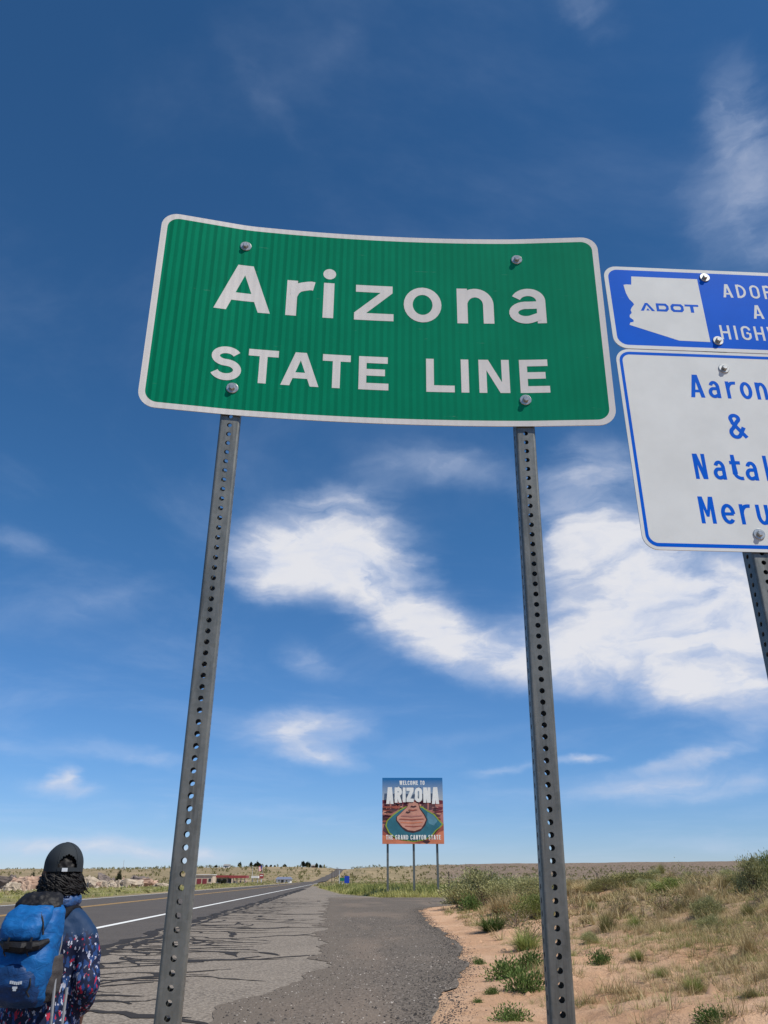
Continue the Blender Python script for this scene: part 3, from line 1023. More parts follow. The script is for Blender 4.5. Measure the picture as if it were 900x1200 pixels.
def logo():
    w = .0075
    def q(x, y_): return (-.2105 + x * .1735, lt0 + y_ * LC)
    P = []
    # wide four-letter logo: bar-less A with a dot, then D, O, T
    P += [[q(0, 0), q(.055, 0), q(.135, 1), q(.09, 1)], [q(.09, 1), q(.135, 1), q(.245, 0), q(.19, 0)], [q(.095, .06), q(.155, .06), q(.125, .34)]]
    for x0, x1, rr_ in ((.275, .485, .3), (.52, .74, .3)):
        c, e = LC * .42 / .1735 * .5, .0
        o = [(x0, 0), (x1 - .04, 0), (x1, .3), (x1, .7), (x1 - .04, 1), (x0, 1)] if x0 < .4 else [(x0 + .035, 0), (x1 - .035, 0), (x1, .25), (x1, .75), (x1 - .035, 1), (x0 + .035, 1), (x0, .75), (x0, .25)]
        kx, ky = (x0 + x1) / 2, .5
        i = [(kx + (a - kx) * .58, ky + (b - ky) * .46) for a, b in o]
        P.append(([q(*p) for p in o], [q(*p) for p in i]))
    P += [[q(.765, .76), q(1.0, .76), q(1.0, 1), q(.765, 1)], [q(.855, 0), q(.91, 0), q(.91, .76), q(.855, .76)]]
    return P
flat('logo', logo(), WS, .0006, M_BLUE, blue, cut=0)
sw_ = .0068
for txt, t0, x0, wl, gap in (('ADOPT', .809, .045, .0285, .0125), ('A', .735, .122, .030, 0), ('HIGHWAY', .657, .0125, .0285, .0105)):
    x = x0
    for ch in txt:
        wdt = wl * {'I': .42, 'W': 1.35, 'A': 1.06, 'T': .95, 'P': .92}.get(ch, 1)
        letter(ch, WS, x, x + wdt, t0, .0495, sw_, .00045, M_PWHITE, blue, cut=0)
        x += wdt + gap
for t in (.880, .650, .555, .049):
    bolt(WS, 0, t, .0006, aroot)
ax = WS.m @ Vector((0, 0, 1))
back = WS.m @ Vector((0, 1, 0))
ft = WS(0, 0, -.0052 - .0254)
ft = ft + ax * ((-.50 - ft.z) / ax.z)
k = (WS(0, -.026, -.0052 - .0254) - ft).length / .0254
ft = ft + ax * ((k - .5) % 1.0) * .0254
perforated_post('post', ft, WS(0, .90, -.0052 - .0254), WS.m @ Vector((1, 0, 0)), aroot)
# ------------------------------------------------------------------ places found by looking along a pixel's ray
def on_ground(u, v, rmax=3000):
    d = px_ray(u, v)
    t = np.concatenate([np.linspace(2, 60, 3000), np.geomspace(60, rmax, 4000)])
    X, Y, Z = d.x * t, d.y * t, CZ + d.z * t
    hit = np.nonzero(Z < height(X, Y))[0]
    if len(hit) == 0: return None
    k = hit[0]
    return Vector((X[k], Y[k], float(height(X[k:k + 1], Y[k:k + 1])[0])))
def at_y(u, v, Y):
    d = px_ray(u, v)
    k = Y / d.y
    return Vector((d.x * k, Y, CZ + d.z * k))
def pxm(Y, z=0.0):
    return (Y * math.cos(TH)) / 970             # metres in one photograph pixel near the horizon

# ------------------------------------------------------------------ welcome sign
YW = 66.0
wroot = root('welcome_sign', (2.15, YW, 0), 'big square poster-style welcome to Arizona sign with a river bend on three thin steel posts', 'welcome sign')
WSF = Surf((-.128, YW, 3.53), 0, 0, 0)
WX, WY = 4.58, 4.69
def pr(*pts): return [(x * WX, y * WY) for x, y in pts]
def printed(a, b=None, vary=.12, sc_=1.2):
    def bld(T, bs):
        uv = T.n('ShaderNodeUVMap', uv_map='st').outputs[0]
        s = T.n('ShaderNodeSeparateXYZ')
        T.l(uv, s.inputs[0])
        n1, _ = T.noise(uv, sc_, 4, .6)
        if b:
            f = T.rng(s.outputs[1], .64 * WY, .98 * WY, 0, 1, False)
            c = T.mix(f, a, b)
        else:
            c = T.mix(T.rng(n1, .35, .65), tuple(x * (1 - vary) for x in a), tuple(x * (1 + vary) for x in a))
        T.l(c, bs.inputs['Base Color'])
    return bld
def pm(name, *a, **k): return mat(name, rough=.5, spec=.15, build=printed(*a, **k))
P_SKY = pm('print_sky', (.46, .50, .52), (.02, .16, .40))
P_MAROON = pm('print_maroon', (.20, .045, .06))
P_ROSE = pm('print_rose', (.48, .20, .17))
P_RED = pm('print_red_rock', (.36, .10, .07))
P_PINK = pm('print_pale_rock', (.62, .30, .22))
P_RIVER = pm('print_river', (.045, .17, .22))
P_RIVER2 = pm('print_river_light', (.12, .28, .36))
P_BANK = pm('print_bank', (.30, .38, .05))
P_DARK = pm('print_shadow', (.075, .035, .04))
P_ORANGE = pm('print_orange', (.66, .22, .12))
P_WHITE = pm('print_white', (.86, .85, .80), vary=.04)
flat('sign_panel', [pr((0, 0), (1, 0), (1, 1), (0, 1))], WSF, 0, M_ALU, wroot, thick=.06, cut=0)
D0 = [.004]
def art(name, polys, m):
    D0[0] += .003
    return flat(name, polys, WSF, D0[0], m, wroot, cut=0, dd=.0002)
rart = random.Random(4)
art('poster_art', [pr((0, .0), (1, .0), (1, 1), (0, 1))], P_SKY)
art('poster_art', [pr((0, .62), (0, .655), (.06, .66), (.1, .645), (.2, .65), (.3, .66), (.38, .64), (.5, .66), (.6, .645), (.7, .65), (.8, .64), (.9, .66), (1, .65), (1, .4), (0, .4))], P_MAROON)
art('poster_art', [pr((0, 0), (0, .60), (.08, .615), (.14, .59), (.24, .61), (.36, .585), (.44, .60), (.56, .60), (.64, .585), (.74, .61), (.88, .585), (1, .60), (1, 0))], P_ROSE)
for k in range(64):
    x, y_ = rart.random(), rart.uniform(.28, .58)
    if .2 < x < .8 and y_ < .5: continue
    w_, h_ = rart.uniform(.03, .10), rart.uniform(.012, .04)
    q = [(max(0, min(1, a)), b) for a, b in ((x - w_, y_), (x - w_ * .2, y_ + h_), (x + w_, y_ + h_ * .5), (x + w_ * .3, y_ - h_ * .5))]
    art('poster_art', [pr(*q)], rart.choice([P_MAROON, P_PINK, P_RED, P_DARK, P_PINK]))
outer = [(.39, .54), (.30, .50), (.18, .42), (.09, .34), (.07, .27), (.12, .17), (.22, .10), (.36, .06), (.52, .045), (.68, .07), (.79, .12), (.86, .20), (.93, .25), (.97, .29), (.92, .34), (.84, .43), (.74, .48), (.65, .54)]
art('poster_art', [pr((0, 0), (1, 0), (1, .30), (.97, .27), (.85, .14), (.70, .06), (.45, .02), (.2, .07), (.06, .16), (0, .20))], P_RED)
art('poster_art', [pr(*[(.5 + (x - .5) * 1.05, .29 + (y_ - .29) * 1.07) for x, y_ in outer])], P_BANK)
art('poster_art', [pr(*outer)], P_RIVER)
art('poster_art', [pr((.74, .47), (.84, .42), (.90, .34), (.84, .27), (.76, .30), (.73, .40))], P_RIVER2)
art('poster_art', [pr((.44, .62), (.40, .55), (.30, .46), (.225, .40), (.225, .345), (.30, .25), (.38, .185), (.50, .16), (.62, .19), (.70, .27), (.735, .36), (.70, .43), (.63, .52), (.60, .60), (.52, .635))], P_DARK)
art('poster_art', [pr((.44, .62), (.41, .55), (.31, .46), (.24, .40), (.24, .35), (.33, .25), (.42, .20), (.53, .19), (.63, .225), (.68, .29), (.715, .36), (.68, .43), (.61, .52), (.59, .60), (.52, .63))], P_PINK)
for yy, x0, x1, m in ((.255, .36, .66, P_RED), (.31, .29, .67, P_ORANGE), (.36, .27, .69, P_RED), (.41, .30, .66, P_ROSE), (.50, .42, .58, P_RED), (.555, .46, .57, P_DARK), (.47, .38, .47, P_DARK)):
    art('poster_art', [pr((x0, yy), ((x0 + x1) / 2, yy - .012), (x1, yy + .004), (x1 - .03, yy + .016), ((x0 + x1) / 2, yy + .006), (x0 + .02, yy + .014))], m)
art('poster_art', [pr((0, 0), (1, 0), (1, .20), (.92, .17), (.82, .08), (.70, .03), (.60, .0), (.45, .035), (.30, .05), (.15, .09), (.05, .12), (0, .13))], P_ORANGE)
art('poster_art', [pr((.64, .03), (.72, .0), (.78, .03), (.74, .055), (.68, .05))], P_DARK)
DL = D0[0] + .004
def words(txt, x0, x1, y0, cap, st, gap=.30, ymap=None):
    wd = {'I': .30, ' ': .45, 'M': 1.35, 'W': 1.4, 'E': .88, 'L': .82, 'T': .92}
    tot_ = sum(wd.get(c, 1) for c in txt) + gap * (len(txt) - 1)
    u_ = (x1 - x0) / tot_
    x = x0
    for c in txt:
        w_ = wd.get(c, 1) * u_
        if c != ' ':
            ww = w_ * WX / (cap * WY)
            mid = (x + w_ / 2)
            lo, hi = (y0, y0 + cap) if not ymap else ymap(mid)
            P = glyph(c, ww, st, .76)
            P = [[(x * WX + a * cap * WY, (lo + b * (hi - lo)) * WY) for a, b in pl] for pl in P]
            flat('letter', P, WSF, DL, P_WHITE, wroot, cut=0, dd=.0001)
        x += w_ + gap * u_
words('WELCOME TO', .285, .70, .885, .066, .19)
words('ARIZONA', .065, .935, .63, .20, .23, gap=.16, ymap=lambda m: (.625 - .04 * (abs(m - .5) / .43) ** 2, .845 + .008 * (abs(m - .5) / .43) ** 2))
words('THE GRAND CANYON STATE', .06, .945, .063, .068, .17)
for x in (.40, 2.33, 4.07):
    m = MB()
    px_ = WSF.p.x + x
    zb = H1(px_, YW + .1) - .3
    for sx, sy, ex, ey in ((0, -.075, .16, .018), (0, .075, .16, .018), (0, 0, .016, .14)):
        m.box((px_ + sx, YW + .15 + sy, (zb + 8.0) / 2), (ex, ey, 8.0 - zb))
    m.build('post', M_GALV, wroot)

# ------------------------------------------------------------------ plants
def blades(n, seed, spread, lean, l0, l1, wid, segs=2, base=.06, curve=.35, flat_=1.0):
    """arching blades that leave one foot; returns verts, faces (unit size)"""
    r = np.random.RandomState(seed)
    V, F = [], []
    for k in range(n):
        a = r.uniform(0, 2 * math.pi)
        rb = base * math.sqrt(r.rand())
        ba = r.uniform(0, 2 * math.pi)
        p = np.array([rb * math.cos(ba), rb * math.sin(ba), -.02])
        th = lean[0] + (lean[1] - lean[0]) * r.rand() ** .8
        L = r.uniform(l0, l1)
        side = np.array([-math.sin(a), math.cos(a), 0]) * wid * r.uniform(.6, 1.3)
        c = curve * r.uniform(.3, 1.3)
        k0 = len(V)
        for i in range(segs + 1):
            t = i / segs
            w_ = (1 - t) ** .7
            tt = th + c * t
            if i: p = p + np.array([math.sin(tt) * math.cos(a), math.sin(tt) * math.sin(a), math.cos(tt) * flat_]) * L / segs
            if i == segs:
                V.append(p.copy())
            else:
                V.append(p - side * w_ / 2); V.append(p + side * w_ / 2)
        for i in range(segs):
            q = k0 + 2 * i
            F.append((q, q + 1, q + 3, q + 2) if i < segs - 1 else (q, q + 1, q + 2))
    return np.array(V), F
def leaf_dome(n, seed, w=.5, h=.75, ll=.055, lw=.016, shell=.55, clumps=26, up=.6, tuft=.16):
    """leaves gathered in clumps over a rounded bush"""
    r = np.random.RandomState(seed)
    C = []
    for k in range(clumps):
        a = r.uniform(0, 2 * math.pi)
        ph = math.acos(r.uniform(-.1, 1))
        q = (shell + (1 - shell) * r.rand()) * r.uniform(.8, 1.1)
        C.append((w * q * math.sin(ph) * math.cos(a), w * q * math.sin(ph) * math.sin(a), max(.06, h * q * math.cos(ph) * .95 + .05)))
    C = np.array(C)
    c = C[r.randint(0, clumps, n)]
    off = r.normal(0, tuft * .5, (n, 3))
    P = c + off
    P[:, 2] = np.maximum(P[:, 2], .01)
    D = off * 3 + c * .8 + r.normal(0, .25, (n, 3)) + np.array([0, 0, up])
    D /= np.linalg.norm(D, axis=1)[:, None]
    S = np.cross(D, r.normal(0, 1, (n, 3)))
    S /= np.linalg.norm(S, axis=1)[:, None]
    L = ll * r.uniform(.6, 1.4, n)[:, None]
    W_ = lw * r.uniform(.6, 1.3, n)[:, None]
    V = np.stack([P, P + D * L * .5 + S * W_, P + D * L, P + D * L * .5 - S * W_], 1).reshape(-1, 3)
    F = [(4 * i, 4 * i + 1, 4 * i + 2, 4 * i + 3) for i in range(n)]
    return V, F, C
def stems(C, seed, rad=.008):
    r = random.Random(seed)
    m = MB()
    for c in C:
        mid = Vector((c[0] * .35 + r.gauss(0, .03), c[1] * .35 + r.gauss(0, .03), c[2] * .55))
        m.tube([(c[0] * .05, c[1] * .05, -.05), mid, Vector(c)], [rad * 1.5, rad, rad * .4], 4, cap=False)
    return np.array(m.v), m.f
def twigs(n, seed):
    r = random.Random(seed)
    m = MB()
    def grow(p, d, L, rad, depth):
        q = p + d * L
        mid = p + d * L * .5 + Vector((r.gauss(0, .06), r.gauss(0, .06), r.gauss(0, .04))) * L
        m.tube([p, mid, q], [rad, rad * .8, rad * .5], 3, cap=False)
        if depth:
            for k in range(r.choice([2, 3])):
                nd = (d + Vector((r.gauss(0, .5), r.gauss(0, .5), r.gauss(.1, .35)))).normalized()
                grow(p + d * L * r.uniform(.5, 1), nd, L * r.uniform(.5, .8), rad * .55, depth - 1)
    for k in range(n):
        a, t = r.uniform(0, 6.28), r.uniform(.3, 1.25)
        grow(Vector((0, 0, -.03)), Vector((math.sin(t) * math.cos(a), math.sin(t) * math.sin(a), math.cos(t))), r.uniform(.2, .36), .008, 3)
    return np.array(m.v), m.f
def fast_mesh(name, V, F, material):
    me = bpy.data.meshes.new(name)
    me.from_pydata(np.asarray(V).tolist(), [], [tuple(f) for f in F])
    me.update()
    me.materials.append(material)
    return me
PROTO = {}
def plant_proto(kind, var):
    key = (kind, var)
    if key in PROTO: return PROTO[key]
    sd = hash((kind[0], kind[-1], len(kind))) if False else sum(ord(c) for c in kind) * 7 + var * 101
    parts = []
    if kind in ('sage', 'olive', 'lime', 'juniper'):
        m = {'sage': M_SAGE, 'olive': M_OLIVE, 'lime': M_LIME, 'juniper': M_JUNIPER}[kind]
        V, F, C = leaf_dome(7500, sd, clumps=60 if kind != 'juniper' else 34, ll=.055, lw=.009, tuft=.16, up=.9, shell=.74)
        parts.append(('foliage', V, F, m))
        sv, sf = stems(C, sd)
        parts.append(('stem', sv, sf, M_WOOD))
    elif kind in ('green', 'limegrass', 'yellow', 'dry', 'olivegrass'):
        m = {'green': M_GREEN, 'limegrass': M_LIME, 'yellow': M_YELLOW, 'dry': M_DRY, 'olivegrass': M_OLIVE}[kind]
        V, F = blades(620, sd, 1, (.05, 1.15), .45, .95, .016, 3, base=.22, curve=.35)
        parts.append(('blades', V, F, m))
        V, F = blades(70, sd + 5, 1, (.1, 1.4), .3, .6, .014, 2, base=.22, curve=.6)
        parts.append(('dead_blades', V, F, M_DRY))
    elif kind == 'twig':
        V, F = twigs(16, sd)
        parts.append(('twigs', V, F, M_TWIG))
        V, F, C = leaf_dome(420, sd, ll=.05, lw=.010, clumps=20)
        parts.append(('foliage', V, F, M_OLIVE))
    elif kind == 'low':
        V, F, C = leaf_dome(1500, sd, w=.5, h=.26, ll=.075, lw=.017, clumps=30, shell=.1, up=.25, tuft=.2)
        parts.append(('foliage', V, F, M_GREEN))
        sv, sf = stems(C, sd, .006)
        parts.append(('stem', sv, sf, M_WOOD))
    PROTO[key] = [(n, fast_mesh(n, V, F, m)) for n, V, F, m in parts]
    return PROTO[key]
rp = random.Random(21)
def plant(name, kind, loc, w, h, label, cat='shrub', group=None):
    """w, h in metres; prototypes are about 1 m wide (domes) and 0.8 m tall"""
    o = bpy.data.objects.new(name, None)
    o.empty_display_size = .2
    COL.objects.link(o)
    o.location = loc
    o.rotation_euler = (0, 0, rp.uniform(0, 6.28))
    pw, ph = {'twig': (.9, .75), 'low': (1.1, .34)}.get(kind, (1.15, .88) if kind in ('sage', 'olive', 'lime', 'juniper') else (1.35, .85))
    o.scale = (w / pw, w / pw, h / ph)
    tag(o, label, cat, group)
    for n, me in plant_proto(kind, rp.randrange(3)):
        c = bpy.data.objects.new(n, me)
        COL.objects.link(c)
        c.parent = o
    return o
SH = [  # u, v of the foot, width and height in pixels
    ('sagebrush', 'sage', 565, 1060, 62, 44, 'large rounded grey green sagebrush at the near end of the turn-out'),
    ('sagebrush', 'sage', 603, 1052, 46, 30, 'dark olive brush directly right of the large rounded sagebrush'),
    ('sagebrush', 'sage', 628, 1056, 40, 36, 'dull green brush half hidden behind the right sign post'),
    ('grass_clump', 'dry', 588, 1070, 34, 24, 'straw coloured grass between the large sagebrush and the bright green clump'),
    ('grass_clump', 'dry', 607, 1066, 34, 22, 'pale dry grass in the middle of the brush group left of the post'),
    ('rabbitbrush', 'green', 578, 1090, 42, 26, 'bright green bushy clump on the sand edge below the large sagebrush'),
    ('dead_bush', 'twig', 606, 1086, 34, 26, 'brown leafless bush right of the bright green clump'),
    ('rabbitbrush', 'lime', 626, 1076, 36, 32, 'yellow green bush pressed against the left side of the right post'),
    ('grass_clump', 'limegrass', 617, 1113, 40, 26, 'yellow green grass clump lower down the bank beside the post'),
    ('weed', 'low', 552, 1066, 20, 12, 'small dark green weed at the foot of the large sagebrush'),
    ('weed', 'low', 622, 1136, 30, 14, 'low green weed next to the post just below the yellow green clump'),
    ('weed', 'low', 594, 1146, 36, 14, 'sprawling low green weed left of the post on open sand'),
    ('weed', 'low', 616, 1162, 40, 20, 'largest low green weed beside the post near the bottom'),
    ('weed', 'low', 562, 1130, 14, 6, 'tiny green weed alone on the sand beside the asphalt edge'),
    ('weed', 'low', 577, 1165, 16, 6, 'tiny green weed in the lower part of the sand strip'),
    ('weed', 'low', 600, 1196, 40, 12, 'low green weed cut by the bottom edge left of the post'),
    ('weed', 'low', 560, 1175, 12, 5, 'second tiny weed close to the ragged asphalt edge at the bottom'),
    ('grass_clump', 'limegrass', 694, 1066, 18, 12, 'small bright green tuft on the bank right of the post'),
    ('sagebrush', 'olive', 708, 1044, 36, 18, 'olive brush on the crest just right of the post'),
    ('grass_clump', 'dry', 683, 1046, 30, 14, 'pale straw clump on the crest touching the right post'),
    ('rabbitbrush', 'olive', 745, 1040, 60, 22, 'wide dark green brush along the crest in the middle of the bank'),
    ('rabbitbrush', 'lime', 790, 1046, 50, 20, 'yellow green brush on the crest right of the wide dark one'),
    ('grass_clump', 'yellow', 775, 1024, 14, 12, 'pale yellow tuft standing up from the crest against the far mesa'),
    ('dead_bush', 'twig', 727, 1074, 32, 22, 'grey brown twiggy bush on the bank right of the post'),
    ('grass_clump', 'olivegrass', 712, 1092, 32, 24, 'green clump below the grey brown twiggy bush'),
    ('grass_clump', 'limegrass', 745, 1088, 28, 16, 'grey green tuft right of the green clump on the bare slope'),
    ('dead_bush', 'twig', 800, 1066, 34, 20, 'brown leafless bush in the middle of the grassy slope'),
    ('sagebrush', 'sage', 690, 1104, 22, 14, 'small grey green sage close to the right edge of the post'),
    ('dead_bush', 'twig', 850, 1102, 20, 16, 'small dark twiggy bush low on the right slope'),
    ('grass_clump', 'dry', 878, 1118, 34, 26, 'dry clump above the hollow on the right slope'),
    ('sagebrush', 'olive', 862, 1042, 30, 18, 'dark low brush left of the tall bush at the right edge'),
    ('tall_bush', 'sage', 886, 1046, 36, 52, 'tallest dark bush on the crest at the right edge'),
    ('tall_bush', 'lime', 903, 1042, 34, 48, 'bright green bush cut by the right edge beside the tallest one'),
    ('grass_clump', 'limegrass', 748, 1124, 26, 12, 'grey green tuft in the centre of the bare slope'),
    ('grass_clump', 'limegrass', 815, 1160, 34, 18, 'straggly green tuft low on the right slope'),
    ('weed', 'low', 835, 1196, 40, 12, 'low weed cut by the bottom edge at the right'),
    ('grass_clump', 'limegrass', 775, 1145, 26, 14, 'small green tuft in the lower middle of the slope'),
    ('weed', 'low', 705, 1130, 26, 10, 'flat green weed just right of the post on the lower slope'),
    ('grass_clump', 'olivegrass', 880, 1168, 28, 14, 'dull green tuft at the lower right corner'),
]
SHORT = {565: 'the large rounded sagebrush', 578: 'the bright green clump by the sand edge', 594: 'the sprawling green weed left of the post', 626: 'the bush touching the right post',
         617: 'the yellow green clump beside the post', 745.5: '', 708: 'the olive brush beside the post', 790: 'the yellow green crest brush', 727: 'the grey brown twiggy bush', 800: 'the leafless bush mid slope',
         690: 'the small sage by the post', 850: 'the small dark twiggy bush', 878: 'the dry clump above the hollow', 862: 'the dark low brush at the crest', 886: 'the tallest dark bush',
         748: 'the tuft on the bare slope', 815: 'the straggly green tuft', 775: 'the small tuft in the lower middle', 705: 'the flat green weed by the post', 880: 'the tuft in the lower right corner'}
MARKS = []
for nm, kind, u, v, wp, hp, lab in SH:
    p = on_ground(u, v)
    if p is None: continue
    if SHORT.get(u): MARKS.append((SHORT[u], p.x, p.y))
    zc_ = p.y * math.cos(TH) + (p.z - CZ) * math.sin(TH)
    s = zc_ / 970
    big = 1.22 if u < 640 and nm != 'weed' else 1.0
    hp *= .74 if nm in ('sagebrush', 'tall_bush', 'rabbitbrush') else 1.0
    plant(nm, kind, p - Vector((0, 0, .02)), wp * s * 1.25 * big, hp * s * 1.22, lab, 'weed' if nm == 'weed' else 'grass' if nm == 'grass_clump' else 'shrub')

def scatter(name, TV, TF, P, S, seed, material, label=None, sq=None, cat=None):
    """one object of many small copies of a template, for cover nobody could count"""
    r = np.random.RandomState(seed)
    n = len(P)
    a = r.uniform(0, 2 * math.pi, n)
    c, s_ = np.cos(a), np.sin(a)
    TV = np.asarray(TV)
    x = TV[None, :, 0] * c[:, None] - TV[None, :, 1] * s_[:, None]
    y = TV[None, :, 0] * s_[:, None] + TV[None, :, 1] * c[:, None]
    S = np.asarray(S)
    hs = S * (sq if sq is not None else r.uniform(.75, 1.3, n))
    V = np.stack([x * S[:, None], y * S[:, None], np.broadcast_to(TV[None, :, 2], x.shape) * hs[:, None]], -1) + np.asarray(P)[:, None, :]
    k = len(TV)
    loops, starts, tot_ = [], [], []
    Fl = np.concatenate([np.array(f) for f in TF])
    ln = np.array([len(f) for f in TF])
    allL = (Fl[None, :] + (np.arange(n) * k)[:, None]).ravel()
    allN = np.tile(ln, n)
    me = bpy.data.meshes.new(name)
    me.vertices.add(n * k)
    me.vertices.foreach_set('co', V.ravel())
    me.loops.add(len(allL))
    me.loops.foreach_set('vertex_index', allL.astype(np.int32))
    me.polygons.add(len(allN))
    st = np.concatenate([[0], np.cumsum(allN)[:-1]]).astype(np.int32)
    me.polygons.foreach_set('loop_start', st)
    me.update(calc_edges=True)
    me.validate()
    me.materials.append(material)
    o = bpy.data.objects.new(name, me)
    COL.objects.link(o)
    tag(o, label, cat, kind='stuff')
    return o
rnp = np.random.RandomState(8)
def bank_points(n, dmin, dmax, ymin, ymax, dens, seed):
    r = np.random.RandomState(seed)
    y = ymin + (ymax - ymin) * r.rand(n * 6) ** .8
    d = dmin + (dmax - dmin) * r.rand(n * 6)
    x = np.interp(y, TOE_Y, TOE_X) + d
    ok = r.rand(n * 6) < dens(x, y, d)
    x, y = x[ok][:n], y[ok][:n]
    return np.stack([x, y, height(x, y) - .02], -1)
def free_points(n, dmin, dmax, ymin, ymax, seed):
    P = bank_points(n * 3, dmin, dmax, ymin, ymax, lambda x, y, d: ss(.5, 6, d + fbm(x / 2, y / 2, 63) * 5), seed)
    return P[:n]
def in_view(q, m=25):
    Z = q[2] - CZ
    zc_ = q[1] * math.cos(TH) + Z * math.sin(TH)
    yc_ = -q[1] * math.sin(TH) + Z * math.cos(TH)
    u, v = 450 + 970 * q[0] / zc_, 600 - 970 * yc_ / zc_
    return -m < u < 900 + m and v < 1200 + m
NTH = ['nearest', 'second', 'third', 'fourth', 'fifth', 'sixth', 'seventh', 'eighth', 'ninth', 'tenth', 'eleventh', 'twelfth', 'thirteenth', 'fourteenth', 'fifteenth', 'sixteenth', 'seventeenth', 'eighteenth', 'nineteenth', 'twentieth'] + ['twenty-' + q for q in ('first', 'second', 'third', 'fourth', 'fifth', 'sixth', 'seventh', 'eighth', 'ninth')] + ['thirtieth'] + ['thirty-' + q for q in ('first', 'second', 'third', 'fourth', 'fifth', 'sixth', 'seventh', 'eighth', 'ninth')] + ['fortieth'] + ['forty-' + q for q in ('first', 'second', 'third', 'fourth', 'fifth', 'sixth', 'seventh', 'eighth', 'ninth')]
for nm, kind, n, lab, grp, s0, s1, sd in (
        ('grass_clump', 'dry', 150, 'straw coloured grass clump', 'dry grass clumps on the bank', .28, .7, 71),
        ('grass_clump', 'olivegrass', 60, 'dull green grass clump', 'green grass clumps on the bank', .22, .5, 72),
        ('dead_bush', 'twig', 60, 'brown twiggy dead bush', 'dead bushes on the bank', .35, .9, 73),
        ('sagebrush', 'sage', 44, 'small grey green sage', 'small sages on the bank', .3, .75, 74)):
    byplace = {}
    for q in free_points(n, 1.2, 15, 6, 40, sd):
        if not in_view(q): continue
        mk = min(MARKS, key=lambda k: (k[1] - q[0]) ** 2 + (k[2] - q[1]) ** 2)
        ddx, ddy = q[0] - mk[1], q[1] - mk[2]
        side = ('right of' if ddx > 0 else 'left of') if abs(ddx) > abs(ddy) else ('behind' if ddy > 0 else 'in front of')
        byplace.setdefault((side, mk[0]), []).append((math.hypot(ddx, ddy), tuple(q)))
    for (side, mk), L_ in byplace.items():
        for k_, (_, q) in enumerate(sorted(L_)):
            w_ = rp.uniform(s0, s1) * (.7 if q[1] < 12 else 1)
            plant(nm, kind, Vector(q), w_, w_ * rp.uniform(.5, .85), f"{NTH[min(k_, 48)]} {lab} {side} {mk}" if len(L_) > 1 else f"{lab} {side} {mk}", 'grass' if nm == 'grass_clump' else 'shrub', grp)
# straw and green grass over the upper bank
tv, tf = blades(16, 3, 1, (.05, 1.25), .4, 1.0, .062, 2, base=.12)
cover = lambda x, y, d: (.10 + .90 * ss(1.2, 6.0, d + fbm(x / 2.5, y / 2.5, 61) * 5)) * (.35 + .65 * ss(-.12, .25, fbm(x / 1.1, y / 1.1, 62)))
P = bank_points(26000, .8, 17, 4, 42, cover, 1)
P = np.vstack([P, bank_points(8500, .8, 10, 5, 17, lambda x, y, d: (.12 + .88 * ss(1.2, 4.5, d + fbm(x / 1.5, y / 1.5, 104) * 4)) * ss(-.2, .25, fbm(x / .9, y / .9, 105)), 106)])
tvn, tfn = blades(22, 3, 1, (.05, 1.25), .4, 1.0, .026, 2, base=.16)
near = P[:, 1] < 17
scatter('dry_grass', tvn, tfn, P[near], rnp.gamma(3, .045, int(near.sum())).clip(.04, .26), 2, M_DRY, 'fine straw coloured grass on the near part of the sandy bank', cat='grass')
P = P[~near]
scatter('dry_grass', tv, tf, P, rnp.gamma(3, .06, len(P)).clip(.06, .42), 2, M_DRY, 'straw coloured grass growing thinly over the sandy bank', cat='grass')
cover2 = lambda x, y, d: ss(.8, 4.0, d + fbm(x / 2, y / 2, 66) * 4) * ss(.0, .35, fbm(x / 1.4, y / 1.4, 67))
P = bank_points(9000, .6, 15, 4, 42, cover2, 3)
g0 = bank_points(6000, .6, 9.5, 5, 17, lambda x, y, d: (.12 + .88 * ss(1.0, 4.0, d + fbm(x / 1.6, y / 1.6, 101) * 4)) * ss(-.15, .3, fbm(x / .8, y / .8, 102)), 103)
P = np.vstack([P, g0])
near = P[:, 1] < 17
scatter('green_grass', tvn, tfn, P[near], rnp.uniform(.04, .17, int(near.sum())), 4, M_LIME, 'fine green grass on the near part of the sandy bank', cat='grass')
P = P[~near]
scatter('green_grass', tv, tf, P, rnp.uniform(.06, .20, len(P)), 4, M_LIME, 'thin green grass tufts on the sandy bank', cat='grass')
tv2, tf2 = blades(9, 6, 1, (.2, 1.5), .4, 1.0, .05, 2, base=.1, curve=.5)
cover3 = lambda x, y, d: ss(.1, 1.5, d) * ss(-.2, .3, fbm(x / .9, y / .9, 68))
P = bank_points(9000, .25, 10, 5, 36, cover3, 5)
scatter('ground_weeds', tv2, tf2, P, rnp.uniform(.03, .11, len(P)), 6, M_OLIVE, 'sparse weed sprigs and dead stalks on the sand', cat='weeds')
# pebbles, clods and loosened asphalt
def pebble(seed):
    r = np.random.RandomState(seed)
    V = np.array([(1, 0, .1), (.3, .9, 0), (-.8, .5, .1), (-.7, -.6, 0), (.4, -.9, .1), (.1, .1, .7)]) * r.uniform(.7, 1.3, (6, 3))
    return V, [(0, 1, 5), (1, 2, 5), (2, 3, 5), (3, 4, 5), (4, 0, 5)]
pv, pf = pebble(1)
M_CLOD = mat('sand_clod', (.43, .27, .17), .95, vary=.3, vscale=3, spec=.1)
M_CHIP = mat('asphalt_chip', (.05, .045, .042), .9, vary=.5, vscale=5, spec=.2)
M_STONE = mat('pale_chip', (.30, .27, .24), .9, vary=.4, vscale=5, spec=.2)
P = bank_points(9000, -.1, 9, 4, 34, lambda x, y, d: np.full_like(x, .6), 9)
scatter('sand_clods', pv, pf, P, rnp.gamma(1.6, .011, len(P)) + .004, 10, M_CLOD, 'loose sand clods on the bank', cat='clods')
